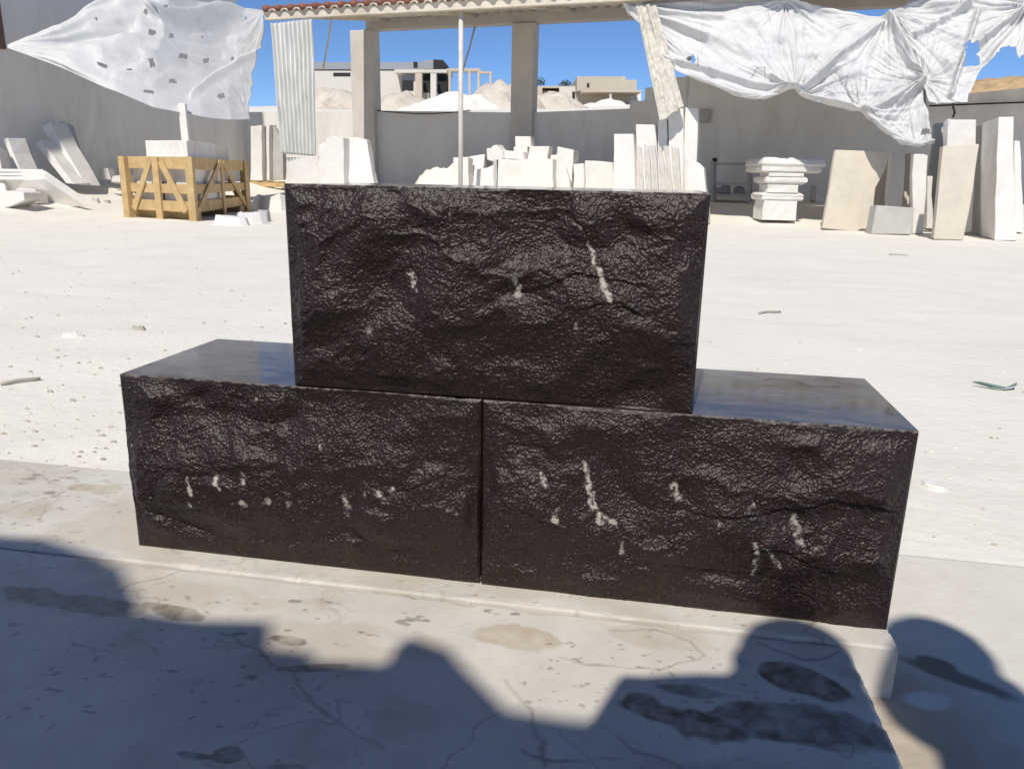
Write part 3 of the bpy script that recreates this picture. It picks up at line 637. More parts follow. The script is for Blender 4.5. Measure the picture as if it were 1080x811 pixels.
# the right edge hangs from the upper corner down the seam
RT2 = RT+[(955, 42, fdep(955)-.1), (974, 90, fdep(974)-.15)]
def right_folds(U, V, px, py):
    h = ray_folds(px, py, [(657, 5, 9, .30, 150, .6, 31), (838, 101, 9, .26, 70, -1.6, 32), (973, 91, 8, .24, 70, 3.0, 33), (907, 121, 8, .22, 60, -1, 34), (938, 15, 8, .20, 90, 2.2, 35), (828, 0, 7, .16, 60, 1.5, 36), (965, 158, 8, .2, 60, -2, 37)])
    h = h+.14*fbm(px*.015, py*.03, 2, 38)+.012*fbm(px*.09, py*.13, 2, 39)
    for (ax, ay, bx, by, wd, am) in ((700, 62, 832, 100, 4, .16), (840, 98, 930, 25, 3.5, .16), (912, 120, 970, 93, 4, .14), (815, 82, 838, 100, 3, .1), (938, 16, 972, 90, 4, .2), (660, 8, 760, 22, 3, .1), (660, 8, 745, 40, 3, .1)):
        L2 = (bx-ax)**2+(by-ay)**2; t = np.clip(((px-ax)*(bx-ax)+(py-ay)*(by-ay))/L2, 0, 1)
        d = ((px-ax)*(by-ay)-(py-ay)*(bx-ax))/math.sqrt(L2); e = np.hypot(px-ax-t*(bx-ax), py-ay-t*(by-ay))
        h = h+am*np.exp(-(e/wd)**2)*(1+.0*d)
    h = h+.22*np.exp(-((V-.03)/.05)**2)*ss((py-60)/40)      # rolled lower hem
    return h
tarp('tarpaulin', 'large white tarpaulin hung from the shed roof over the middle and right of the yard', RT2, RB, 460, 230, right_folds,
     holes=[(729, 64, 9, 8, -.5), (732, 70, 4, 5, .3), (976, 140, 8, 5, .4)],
     marks=[([(849, 81), (846, 88), (843, 96)], 1.6, .9), ([(850, 82), (845, 91)], 2.2, .6), ([(870, 82), (869, 90)], 1.2, .5), ([(893, 83), (892, 92)], 1.8, .9), ([(914, 83), (913, 97)], 1.6, .9), ([(913, 104), (914, 110)], 1, .6),  # these dark lines put the shade of rips into the cloth colour
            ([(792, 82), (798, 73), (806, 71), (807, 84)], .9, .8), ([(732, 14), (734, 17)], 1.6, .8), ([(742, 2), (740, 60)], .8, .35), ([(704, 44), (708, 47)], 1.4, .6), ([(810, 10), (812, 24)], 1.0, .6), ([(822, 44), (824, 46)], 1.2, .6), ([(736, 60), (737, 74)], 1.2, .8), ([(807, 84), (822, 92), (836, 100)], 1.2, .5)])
def far_folds(U, V, px, py):
    h = ray_folds(px, py, [(938, 14, 9, .20, 120, .5, 51), (1085, 5, 9, .3, 150, 2.6, 52), (975, 85, 8, .2, 60, 0, 53)])+.12*fbm(px*.018, py*.04, 2, 54)+.015*fbm(px*.10, py*.14, 2, 58)
    for (ax, ay, bx, by, wd, am) in ((965, 38, 1020, 5, 3, .12), (1020, 58, 1085, 8, 3, .16), (1003, 100, 1032, 10, 2.5, .12)):
        L2 = (bx-ax)**2+(by-ay)**2; t = np.clip(((px-ax)*(bx-ax)+(py-ay)*(by-ay))/L2, 0, 1); e = np.hypot(px-ax-t*(bx-ax), py-ay-t*(by-ay)); h = h+am*np.exp(-(e/wd)**2)
    return h
def far_torn(cx, cy):
    n1 = 3*vnoise(cx*.25, cy*.25, 61)
    a = (cx > 1016+n1*.5) & (cx < 1031+n1) & (cy > 48+np.abs(cx-1021)*.7+n1*.6) & (cy < 71-(cx-1018)*.15+n1*.4)
    lo = np.interp(cx, [1010, 1022, 1035, 1046, 1054, 1062, 1070, 1073, 1080, 1110], [200, 101, 72, 63, 55, 52, 53, 62, 58, 50])+1.8*vnoise(cx*.6, cy*.05, 62)
    return a | (cy > lo)
FT = [(938, 13, fdep(938)-.05), (958, 2, fdep(958)), (985, -10, fdep(985)), (1040, -16, fdep(1040)), (1110, -18, fdep(1110))]
FB = [(939, 17, fdep(940)-.05), (962, 60, fdep(962)-.2), (980, 108, fdep(980)-.4), (1016, 108, fdep(1016)-.5), (1060, 100, fdep(1060)-.5), (1110, 96, fdep(1110)-.5)]
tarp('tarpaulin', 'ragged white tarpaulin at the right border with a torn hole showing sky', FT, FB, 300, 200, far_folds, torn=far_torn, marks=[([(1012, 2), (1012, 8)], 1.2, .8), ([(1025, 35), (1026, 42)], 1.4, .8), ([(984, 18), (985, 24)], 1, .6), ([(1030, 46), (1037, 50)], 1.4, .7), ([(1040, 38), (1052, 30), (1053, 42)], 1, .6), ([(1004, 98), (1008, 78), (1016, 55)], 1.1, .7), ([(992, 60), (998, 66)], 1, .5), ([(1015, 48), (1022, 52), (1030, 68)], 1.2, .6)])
def strip_folds(U, V, px, py):
    return .08*fbm(U*6+.4*V, V*1.2, 4, 71)+.03*fbm(px*.3, py*.15, 3, 72)
ST = [(671, 6, fdep(680)-.35), (692, 6, fdep(690)-.35)]; SB = [(696, 128, fdep(700)-.25), (721, 112, fdep(716)-.25)]
tarp('tarpaulin_strip', 'long twisted strip of dirty tarpaulin hanging down to the tall white slabs', ST, SB, 60, 200, strip_folds, mat='tarp_dirty')

# bars under the tarpaulins at the right: a hanging hook and a cable
rod('dark cable running along the grey wall under the ragged tarpaulin', [wall_px(980, 112, .08), wall_px(1030, 110, .08), wall_px(1085, 108, .08)], .015, 'black', 'cable', 'cable')
rod('short rusty hook hanging under the ragged tarpaulin', [at_depth(1004, 105, fdep(1004)), at_depth(1005, 112, fdep(1004)), at_depth(1007, 119, fdep(1004)), at_depth(1005, 124, fdep(1004))], .016, 'rusty', 'hook', 'hook')

# corrugated sheet hung in front of the shed
dS = 14.6
xs = np.linspace(0, 1, 240); ys = np.linspace(0, 1, 60)
P = np.zeros((60, 240, 3)); U, V = np.meshgrid(xs, ys)
lx = 289+V*0+8*(1-V)**1.6; rx = 333+0*V
px = lx+(rx-lx)*U; py = 165+(24-165)*V+2.2*np.sin(U*2.5+2)*(V)-3*(1-V)*(1-U)
D = (px-CX)[..., None]/F_PX*_r+(CY-py)[..., None]/F_PX*_u+_f
P = CAM+D*dS
P = P+np.array([WN[0], WN[1], 0])*(.03*np.sin(U*2*np.pi*9.5)+.05*fbm(U*1.5, V*2, 3, 14)+.10*V*V)[..., None]
org = P[0, 120]
o = grid_mesh('corrugated_sheet', P, 'sheet', None, org); md = o.modifiers.new('solid', 'SOLIDIFY'); md.thickness = .006
tag(o, 'tall weathered corrugated metal sheet hanging from the left end of the shed roof', 'metal sheet')

# ------------------------------------------------------------------ stones along the left building
GL = 'pale slabs leaning on the left building'
def lw(px, gap=.9): return float(np.dot(on_plane(px, 190, [*(pA+nw*gap), 0], np.array([*nw, 0]))-CAM, _f))
stone('white slab with a pale rounded end cut by the left border, leaning', [(-12, 205), (8, 205), (-3, 152), (-12, 150)], (0, 205), .35, 20, 14, 'white', GL, depth=lw(0, 1.0))
stone('white slab with a grey shaded face second from the left by the building', [(21, 194), (27, 194), (7.5, 145), (3, 147)], (24, 194), .3, 0, 10, 'white', GL, depth=lw(24, 1.0), bk=(.03, .36, 0))
stone('thick white slab leaning under the tarpaulin, left half of a crossed pair', [(70, 193), (78, 194), (42, 148), (36.5, 152)], (74, 194), .35, 0, 10, 'white', GL, depth=lw(70, 1.05), bk=(.03, .36, 0))
stone('tall white slab leaning steeply, the highest of the slabs by the building', [(83, 194.5), (91, 195), (52, 129), (44, 134)], (87, 195), .30, 0, 12, 'white', GL, depth=lw(88, 1.15), bk=(.04, .34, 0))
stone('thin grey slab standing behind the tallest leaning slab', [(72, 150), (90, 182), (78, 133), (63, 128)], (92, 190), .08, 34, 10, 'grey_stone', GL, depth=lw(92, .45))
stone('low white block lying at the foot of the building left of the crate', [(106, 190), (117, 190), (114, 178), (104, 179)], (111, 190), .3, 15, 3, 'white', name='stone_block', cat='block', depth=lw(111, .7))
stone('flat white slab on the ground between the low block and the crate', [(117, 192), (134, 192), (133, 184), (118, 186)], (125, 192), .4, 10, 5, 'white', name='stone_block', cat='block', depth=lw(125, 1.0))
# moulded cornice piece, tipped on a broken drum
dco = min(float(np.dot(ground_px(86, 214)-CAM, _f))-.1, lw(24, 1.0)-.45)
bk_ = at_depth(90, 213, dco+.25)-at_depth(48, 184, dco)
o = stone('long white cornice stone with stepped mouldings lying tipped at the left border', [(-14, 190), (47, 190), (48, 180), (-14, 178)], (20, 190), .5, 0, 0, 'white', None, 'cornice_stone', 'cornice', depth=dco, bk=bk_)
for ya, yb, th in ((178.2, 181.5, .05), (182, 185.5, .035), (186, 189.8, .02)):
    mb = MB(); q = [at_depth(x, y, dco-.002) for x, y in ((-13.5, yb), (47, yb), (47.5, ya+.6), (-13.5, ya))];
    vs = q+[p_+np.array([.17, -.98, 0])*th for p_ in q]; mb.add(vs, [(0, 1, 2, 3), (7, 6, 5, 4)]+[(k, k+4, (k+1) % 4+4, (k+1) % 4) for k in range(4)]); mb.build('moulding', 'white', o, np.array(o.location), .006)
stone('broken round white column drum lying under the cornice stone', [(-15, 219), (10, 218), (27, 212), (26, 203), (8, 202), (-15, 206)], (5, 219), .5, 10, 0, 'white', name='column_drum', cat='column drum', rough=.02)
stone('small white block wedged under the cornice stone', [(25, 215), (40, 214), (37, 199), (16, 199)], (32, 215), .35, 15, 5, 'white', name='stone_block', cat='block')

# ------------------------------------------------------------------ wooden crate with slabs
FL, FR, BR = ground_px(139, 229), ground_px(205, 233), ground_px(259, 223)
FL[2] = FR[2] = BR[2] = min(FL[2], FR[2], BR[2]); BL = FL+(BR-FR)
dcr = float(np.dot(FR-CAM, _f)); Hc = float(at_depth(203, 166, dcr)[2]-FR[2])
cr = root('wooden_crate', (FL+FR+BR+BL)/4, 'open pine crate with diagonal braces holding white slabs', 'crate')
OC = np.array(cr.location); up = np.array([0, 0, 1.])
def crate_side(A, B, inner):
    """posts, three rails and two braces in the upright plane A-B"""
    e = (B-A)/np.linalg.norm(B-A); nrm = np.cross(e, up); nrm *= np.sign(np.dot(nrm, A-OC)); Lw = np.linalg.norm(B-A); mid = (A+B)/2
    for z, hh in ((.20, .15), (Hc*.50, .13), (Hc-.085, .17)):
        mb = MB(); mb.bar(A+up*z, B+up*z, hh, .03, up); mb.build('rail', 'wood', cr, OC, .004)
    mb = MB(); mb.bar(mid+nrm*.031+up*.0, mid+nrm*.031+up*(Hc-.01), .13, .028, e); mb.build('post', 'wood', cr, OC, .004)
    for s, q in ((1, A+e*.12), (-1, B-e*.12)):
        mb = MB(); mb.bar(q+nrm*.032+up*.13, mid-e*s*.11+nrm*.032+up*(Hc-.06), .10, .026, np.cross(q-mid-up*Hc, nrm)); mb.build('brace', 'wood', cr, OC, .004)
for a, b in ((FL, FR), (FR, BR), (BR, BL), (BL, FL)): crate_side(a, b, None)
for p, q in ((FL, FR), (FR, BR), (BR, BL), (BL, FL)):
    e1 = (q-p)/np.linalg.norm(q-p); out = p-OC; out[2] = 0; out /= np.linalg.norm(out)
    mb = MB(); mb.bar(p+out*.04, p+out*.04+up*Hc, .13, .10, e1); mb.build('post', 'wood', cr, OC, .004)
eW = (FR-FL); eD = (BR-FR)
for t in (.08, .5, .92): mb = MB(); mb.bar(FL+eD*t+up*.05, FR+eD*t+up*.05, .1, .1, up); mb.build('skid', 'wood', cr, OC, .004)
mb = MB(); q = [FL+eW*.03+eD*.03, FL+eW*.97+eD*.03, FL+eW*.97+eD*.97, FL+eW*.03+eD*.97]; mb.hexa([p+up*.103 for p in q]+[p+up*.13 for p in q]); mb.build('floor', 'wood', cr, OC)
zc = .131
for k, (a, b, c, d, h, lb) in enumerate(((.04, .50, .04, .60, .36, 'lowest white slab pile inside the pine crate, left half'), (.53, .96, .04, .62, .40, 'white slab pile inside the pine crate, right half'), (.04, .95, .05, .72, .34, 'thick white slab lying on the piles in the crate'), (.12, .80, .18, .95, .26, 'broad topmost white slab rising above the crate rim'))):
    z0 = {0: zc, 1: zc, 2: zc+.402, 3: zc+.745}[k]; hh = h if k else .40
    q = [FL+eW*a+eD*c, FL+eW*b+eD*c, FL+eW*b+eD*d, FL+eW*a+eD*d]; mb = MB()
    mb.hexa([p+up*z0 for p in q]+[p+up*(z0+hh) for p in q]); tag(mb.build('marble_slab', 'white', None, q[0]+up*z0, .012), lb, 'slab', 'white slabs packed in the crate')
ztop = zc+.745+.26
p = FL+eW*.50+eD*.45
d_ = float(np.dot(p-CAM, _f)); w1 = 9/F_PX*d_; h1 = .60
mb = MB(); e1 = eW/np.linalg.norm(eW); e2 = eD/np.linalg.norm(eD)
q = [p-e1*w1*.6, p+e1*w1*.6, p+e1*w1*.6+e2*.12, p-e1*w1*.6+e2*.12]; mb.hexa([c+up*(ztop+.002) for c in q]+[c+up*(ztop+h1)-e1*.02 for c in q])
tag(mb.build('marble_slab', 'white', None, p+up*ztop, .01), 'small white slab standing upright on top of the crate load', 'slab', 'white slabs packed in the crate')

# ------------------------------------------------------------------ pallet and stones between the crate and the column
GM = 'white stones stacked in the middle of the yard'
pB_ = ground_px(280, 197); pm = MB(); ee = np.array([.985, -.17, 0]); nn = np.array([.17, .985, 0])
pal = root('wooden_pallet', pB_, 'flat wooden pallet under the upright white slabs beside the corrugated sheet', 'pallet')
zp = ground_px(280, 197)[2]
for k in range(3): mb = MB(); a = pB_-ee*.65+nn*(k*.4); mb.bar(a+up*.05, a+ee*1.75+up*.05, .1, .09, up); mb.build('skid', 'wood', pal, pB_, .004)
for k in range(6): mb = MB(); a = pB_-ee*(.6-k*.32)-nn*.05; mb.bar(a+up*.112, a+nn*.95+up*.112, .02, .15, up); mb.build('board', 'wood', pal, pB_, .003)
dz = float(np.dot(pB_-CAM, _f))
def up_slab(label, poly, dep, thick, **k): return stone(label, poly, poly[0], thick, depth=dep, name='marble_slab', **k)
up_slab('white upright slab on the pallet, the left one of two', [(264, 190.5), (277, 190.5), (276, 132), (264, 133)], dz+.1, .25, face=-8)
up_slab('narrow white upright slab on the pallet, right of its taller twin', [(281, 190.5), (284.5, 190.5), (284, 132), (280, 132)], dz+.1, .3, face=-8)
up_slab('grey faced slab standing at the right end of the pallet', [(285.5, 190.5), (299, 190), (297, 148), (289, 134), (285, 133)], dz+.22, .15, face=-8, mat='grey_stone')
stone('low wide white block under the corrugated sheet', [(300, 197), (337, 197), (336, 165), (302, 166)], (318, 200), .5, -5, 2, 'white', GM, 'stone_block', 'block', drop=22)
stone('big white block with a stepped top right of the corrugated sheet', [(334, 199), (364, 199), (362, 145), (350, 145), (344, 147), (343, 150), (336, 153)], (350, 202), .55, -5, 3, 'white', GM, 'stone_block', 'block', drop=22)
stone('tapering cream slab leaning against the stepped white block', [(371, 199), (400, 199), (387, 147), (376, 145), (364, 146), (364, 152)], (385, 203), .28, -6, 10, 'white', GM, 'marble_slab', 'slab', tdir=-6, drop=22)
# stones in the shade at the foot of the wall
GS = 'slabs standing in shade against the back wall'
stone('grey shaded slab left of the thin white pole against the wall', [(450, 192), (487, 194), (484, 162), (454, 158)], (468, 196), .12, -9, 12, 'white', GS)
stone('low shaded grey slab leaning right of the first column', [(411, 192), (441, 192), (441, 175), (414, 172)], (425, 196), .12, -9, 12, 'white', GS)
stone('small dark stone beside the cream leaning slab', [(398, 190), (405, 190), (405, 174), (397, 174)], (401, 196), .2, -9, 3, 'grey_stone', GS, 'stone_block', 'block')
stone('pointed shaded slab right of the second column, tip to the left', [(596, 190), (611, 190), (608, 160), (600, 140), (597, 148)], (603, 199), .08, -9, 12, 'white', GS)
stone('pointed shaded slab right of the second column, tip to the right', [(606, 190), (620, 190), (621, 140), (613, 148), (608, 157)], (613, 198), .08, -9, 12, 'white', GS)
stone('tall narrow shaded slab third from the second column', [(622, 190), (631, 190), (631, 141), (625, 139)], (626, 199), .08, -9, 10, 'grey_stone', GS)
stone('tall narrow shaded slab with a pale edge in the row by the wall', [(633, 190), (640, 190), (640, 139), (636, 139)], (636, 199), .10, -9, 10, 'white', GS)
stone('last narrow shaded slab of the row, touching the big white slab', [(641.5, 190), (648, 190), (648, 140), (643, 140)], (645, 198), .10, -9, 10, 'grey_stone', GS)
stone('short shaded slab in front of the narrow shaded slabs', [(623, 192), (632, 192), (632, 157), (624, 157)], (627, 197), .06, -9, 8, 'white', GS)

# heap of dust and broken bits with blocks on it
def mound(label, px, py, rx, ry, h, seed, mat='ground', n=70):
    B = ground_px(px, py); X, Y = np.meshgrid(np.linspace(-1.3, 1.3, n), np.linspace(-1.3, 1.3, n)); r = np.hypot(X, Y)+.25*fbm(X*2, Y*2, 3, seed)
    Z = h*(1-ss(r/1.15))*(1+.5*fbm(X*5, Y*5, 4, seed+1)); GXm = B[0]+X*rx; GYm = B[1]+Y*ry
    Z = Z+ground_z(GXm, GYm)-.02
    return tag(grid_mesh('dust_heap', np.stack([GXm, GYm, Z], -1), mat, None, B), label, 'heap')
mound('low white heap of stone dust around the foot of the thin pole', 470, 212, 1.35, .75, .66, 5)
mound('white heap of stone dust in front of the stacked middle blocks', 575, 219, 1.7, .6, .32, 15)
GB = 'white offcuts heaped below the second column'
stone('small white block standing right behind the thin pole', [(478, 188), (494, 190), (494, 166), (478, 166)], (486, 203), .25, -9, 4, 'white', GB, 'stone_block', 'block', drop=13)
stone('flat pale slab lying on the heap right of the thin pole', [(489, 186), (514, 184), (512, 162), (496, 165), (490, 168)], (500, 202), .4, -9, 20, 'white', GB, 'stone_block', 'block', rough=.02, drop=13)
stone('rough rounded white lump with a small knob on top', [(513, 170), (520, 171), (530, 168), (531, 160), (525, 157), (523, 152), (520, 153), (518, 157), (513, 158)], (520, 203), .35, -9, 0, 'white', GB, 'broken_stone', 'stone', rough=.03, bevel=.03, drop=13)
stone('ragged cream stone under the knobbed lump', [(496, 196), (522, 197), (521, 172), (512, 177), (502, 181), (495, 186)], (510, 204), .4, -9, 8, 'white', GB, 'broken_stone', 'stone', rough=.04, bevel=.03, drop=13)
stone('narrow dark edged block right of the ragged cream stone', [(519, 192), (524, 192), (524, 169), (520, 169)], (522, 203.5), .3, -9, 0, 'grey_stone', GB, 'stone_block', 'block', drop=13)
stone('long low white block forming the front of the middle stack', [(524, 198), (584, 198), (583, 168), (526, 168)], (555, 205), .5, -9, 0, 'white', GB, 'stone_block', 'block', drop=13)
dmid = float(np.dot(ground_px(555, 218)-CAM, _f))
def upper(label, poly, dd=.1, thick=.35, **k): return stone(label, poly, poly[0], thick, depth=dmid+dd, face=-9, group=GB, name='stone_block', cat='block', **k)
upper('flat white block on the long low block, left of the topmost one', [(528, 168.3), (553, 168.3), (552, 161), (530, 159)], .08)
upper('white block directly under the topmost block of the middle stack', [(542, 168.2), (556, 168.2), (556, 155.3), (542, 155.3)], .2, .3)
upper('topmost white block of the middle stack', [(543, 155), (560, 155), (560, 144), (543, 144)], .2, .3)
# block with a square hole
o = upper('white block with a dark square recess facing forward', [(556, 168.2), (577, 171), (579, 154.5), (559, 154.5)], .04, .3)
mb = MB(); q = [at_depth(x, y, dmid+.02) for x, y in ((562, 166.5), (571, 166.5), (571, 160), (562, 160))]; outline_prism(mb, [(562, 166.5), (571, 166.5), (571, 160), (562, 160)], lambda x, y: at_depth(x, y, dmid+.015), np.array([0, .03, 0]))
mb.build('recess', 'grey_stone', o, np.array(o.location))
stone('white block with a broken right side at the end of the middle stack', [(580, 198), (601, 199), (605, 170), (604, 158), (588, 156), (586, 162), (581, 165)], (592, 204.5), .4, -9, 2, 'white', GB, 'stone_block', 'block', rough=.025, drop=13)
stone('ragged white stone in front of the broken ended block', [(590, 199), (603, 200), (602, 186), (597, 176), (592, 178)], (596, 206), .3, -9, 5, 'white', GB, 'broken_stone', 'stone', rough=.035, bevel=.02, drop=13)
stone('small upright white block left of the wide low one', [(604, 199), (616, 199), (616, 173), (605, 173)], (610, 206), .3, -9, 2, 'white', GB, 'stone_block', 'block', drop=13)
stone('wide low white block in front of the shaded slabs', [(616.5, 199), (648, 200), (646, 171), (617, 170)], (632, 206), .35, -9, 2, 'white', GB, 'stone_block', 'block', drop=13)
for k, (x, y, s, lb) in enumerate(((562, 197, .10, 'small white pyramid shaped chip before the long low block'), (570, 199, .13, 'pointed white chip leaning on the dust before the middle stack'), (628, 203, .08, 'little grey chip before the wide low block'))):
    B = ground_px(x, y+16); mb = MB(); z = s*1.3
    mb.add([(-s, -s*.6, -.05), (s, -s*.7, -.05), (s*.8, s, -.05), (-s*.9, s*.8, -.05), (.1*s, 0, z+.13)], [(3, 2, 1, 0), (0, 1, 4), (1, 2, 4), (2, 3, 4), (3, 0, 4)])
    o = mb.build('stone_chip', 'white', None, (0, 0, 0), .005); o.location = B.tolist(); tag(o, lb, 'stone chip', 'stone chips before the middle stack')

# ------------------------------------------------------------------ the tall white stack right of the middle
GT = 'tall slabs standing behind the top granite block'
stone('broad blank white slab at the left end of the tall stack', [(645, 205), (671, 206), (668, 141), (648, 141)], (657, 211), .25, -9, 5, 'white', GT, drop=21)
stone('white slab with vertical saw ribs second in the tall stack', [(671, 206), (694, 206), (692, 132), (671, 132)], (683, 211), .3, -9, 5, 'white', GT, drop=21)
stone('white slab a step higher, third in the tall stack', [(692, 206), (706, 207), (703, 125), (694, 125)], (699, 212), .3, -9, 5, 'white', GT, drop=21)
stone('thick white slab rising beside the twisted tarpaulin strip', [(706, 207), (721, 207), (721, 115), (704, 116)], (713, 213), .35, -9, 5, 'white', GT, drop=21)
stone('highest white slab with a pale ridge at the right end of the tall stack', [(719, 207), (733, 208), (736, 114), (722, 113)], (726, 213), .35, -7, 5, 'white', GT, drop=21)
for k, (xl, xr, yt, sl) in enumerate(((671, 678, 155, 3), (679, 685, 153, 4), (686, 692, 153, 5), (693, 699, 155, 6), (700, 707, 154, 5), (708, 716, 156, 4))):
    stone(['rough beige sawn plank stone at the left of the leaning row', 'rough beige plank stone second in the leaning row', 'rough beige plank stone third in the leaning row', 'rough beige plank stone fourth in the leaning row', 'rough beige plank stone fifth in the leaning row', 'rough beige plank stone at the right of the leaning row'][k],
          [(xl+sl, 207), (xr+sl, 207), (xr-1, yt), (xl, yt-1)], (xl+6, 216), .06, -9+random.uniform(-9, 9), 8, 'pinkish', 'rough beige plank stones leaning in a row', 'stone_plank', 'stone plank', rough=.014, drop=24)
stone('short white slab leaning at the foot of the highest slab', [(722, 208), (748, 209), (743, 176), (738, 172), (724, 168)], (736, 216), .3, -9, 6, 'white', GT, drop=21)

for k in range(16):
    x = random.uniform(492, 640); y = random.uniform(211, 217); B = ground_px(x, y); q = random.uniform(.10, .24); mb = MB(); n = 7
    rg = [(q*random.uniform(.7, 1.1)*math.cos(6.283*i/n), q*.8*random.uniform(.7, 1.1)*math.sin(6.283*i/n)) for i in range(n)]
    h_ = q*random.uniform(1.2, 2.6)+.12
    mb.add([(a, b, -.05) for a, b in rg]+[(a*random.uniform(.5, .95), b*random.uniform(.5, .95), h_*random.uniform(.75, 1.1)) for a, b in rg], [tuple(range(n))[::-1], tuple(range(n, 2*n))]+[(i, (i+1) % n, (i+1) % n+n, i+n) for i in range(n)])
    o = mb.build('broken_stone', 'white', None, (0, 0, 0), .01); o.location = B.tolist(); tag(o, 'small broken white offcut among the stones behind the top granite block', 'stone', 'small offcuts behind the top granite block')
# ------------------------------------------------------------------ grey shelf rack against the wall
sB = ground_px(770, 214); dsh = float(np.dot(sB-CAM, _f)); sh = root('shelf_rack', sB, 'grey metal shelf rack with two shelves in the shade by the wall', 'shelf')
def shp(px, py, back=0): q = on_plane(px, py, sB, WN3); return q-WN3*back
for (x, n_) in ((751, 0), (790, 0)):
    for bk_ in (0, .5):
        mb = MB(); mb.bar(shp(x, 212, bk_)*[1, 1, 0]+up*(sB[2]-.02), shp(x, 170, bk_), .07, .07, WT.tolist()+[0]); mb.build('leg', 'steel', sh, sB)
for y in (171.5, 193, 205):
    mb = MB(); q = [shp(749.5, y), shp(791.5, y), shp(791.5, y, .52), shp(749.5, y, .52)]; mb.hexa([p-up*.045 for p in q]+[p+up*.003 for p in q]); mb.build('shelf_board', 'steel', sh, sB)
mb = MB(); q = [shp(753, 192.6, .42), shp(788, 192.6, .42), shp(788, 173.8, .42), shp(753, 173.8, .42)]
q2 = [shp(753, 192.4, .05), shp(768, 192.4, .05), shp(768, 192.4, .4), shp(753, 192.4, .4)]
stone('round grey stone on the bottom shelf of the rack', [(773, 204), (785, 204), (784, 199), (779, 196), (774, 199)], (779, 204), .25, -9, 0, 'grey_stone', 'stones on the shelf rack', 'broken_stone', 'stone', depth=dsh+.2, rough=.015)
stone('two stepped grey offcut on the bottom shelf of the rack', [(753, 204), (769, 204), (769, 196), (762, 195), (761, 198), (754, 198)], (760, 204), .25, -9, 0, 'grey_stone', 'stones on the shelf rack', 'broken_stone', 'stone', depth=dsh+.2, rough=.015)
stone('small black box standing on top of the shelf rack', [(751, 170.7), (756, 170.7), (756, 166.5), (751, 167)], (753, 170.7), .15, -9, 0, 'black', None, 'black_box', 'box', depth=dsh+.1, rough=0)

# ------------------------------------------------------------------ white capital: a stack of mouldings on a short shaft
cB = at_depth(824, 227, 12.9); dc = float(np.dot(cB-CAM, _f)); k_ = dc/F_PX
capital = root('stone_capital', cB, 'square white carved capital of stacked mouldings standing before the grey wall', 'capital')
def ring(name, hw, y0, y1, prof=((1, 0), (1, 1)), cx=826, rot=.16, rough=.008):
    """square moulded course: prof gives (width factor, height fraction)"""
    z0 = at_depth(cx, y0, dc)[2]-cB[2]; z1 = at_depth(cx, y1, dc)[2]-cB[2]; c = at_depth(cx, 200, dc)-cB; w_ = hw*k_; z0 -= .06 if name == 'foot' else 0
    mb = MB(); vs = []; fs = []; n = 5
    for (f, t) in prof:
        for s in range(4):
            for j in range(n):
                a = j/n; cor = [(-1, -1), (1, -1), (1, 1), (-1, 1)]; p = np.array(cor[s])*(1-a)+np.array(cor[(s+1) % 4])*a
                p = p*w_*f+np.array([random.uniform(-1, 1), random.uniform(-1, 1)])*rough
                vs.append((c[0]+p[0]*math.cos(rot)-p[1]*math.sin(rot), c[1]+w_+p[0]*math.sin(rot)+p[1]*math.cos(rot), z0+(z1-z0)*t))
    m_ = 4*n
    for i in range(len(prof)-1):
        for j in range(m_): fs.append((i*m_+j, i*m_+(j+1) % m_, (i+1)*m_+(j+1) % m_, (i+1)*m_+j))
    fs += [tuple(range(m_))[::-1], tuple((len(prof)-1)*m_+j for j in range(m_))]
    mb.add(vs, fs); mb.build(name, 'white', capital, (0, 0, 0), .008)
ring('foot', 18, 229, 212, ((1, 0), (1.0, .55), (.97, 1)), 822)
ring('base_moulding', 22, 212, 203.5, ((.9, 0), (1, .2), (.98, .5), (1.02, .7), (.9, 1)), 823)
ring('neck', 16.5, 203.5, 195, ((1, 0), (.97, .5), (1, 1)), 823)
ring('lower_moulding', 22, 195, 186.5, ((.8, 0), (1, .35), (1, .8), (.9, 1)), 825)
ring('frieze', 18, 186.5, 182.5, ((1, 0), (1, 1)), 825)
ring('abacus', 31.5, 182.5, 176, ((.88, 0), (1, .25), (1, 1)), 828)
ring('cap', 32.5, 176, 166.5, ((1, 0), (1.04, .3), (1.0, .75), (.9, 1)), 829)
stone('small white broken stone lying right of the capital by the wall', [(859, 213), (868, 213), (869, 208), (861, 206)], (864, 214), .15, 0, 0, 'white', None, 'broken_stone', 'stone', rough=.02)
stone('dark upright slab offcut in the shade right of the capital', [(853, 212), (860, 212), (861, 196), (855, 196)], (857, 214), .12, -9, 8, 'grey_stone', None, 'stone_block', 'block')

# ------------------------------------------------------------------ slabs at the right
GR = 'big stone slabs standing at the right of the yard'
def zz(x, y): return (860+x/4.909, 115+y/4.909)
stone('large beige slab with a broken right edge, leftmost of the right group', [zz(38, 618), zz(215, 632), zz(240, 622), zz(278, 622), zz(300, 520), zz(312, 410), zz(362, 318), zz(388, 222), zz(105, 212)], zz(150, 630), .10, 6, 10, 'beige', GR, rough=.006)
stone('brown shaded slab peeping out behind the large beige slab', [zz(280, 600), zz(372, 610), zz(385, 250), zz(300, 245)], zz(330, 600), .08, 6, 9, 'beige', GR)
stone('upright cream slab behind the low striped block', [zz(366, 605), zz(440, 607), zz(470, 222), zz(392, 222)], zz(400, 622), .13, 4, 6, 'white', GR)
stone('thin brown edged slab between the two cream slabs', [zz(445, 612), zz(480, 612), zz(500, 232), zz(472, 230)], zz(462, 620), .06, 4, 6, 'beige', GR)
stone('tall cream slab with a straight edge right of the low striped block', [zz(497, 648), zz(555, 652), zz(587, 230), zz(508, 230)], zz(525, 650), .30, 6, 5, 'white', GR, tdir=9)
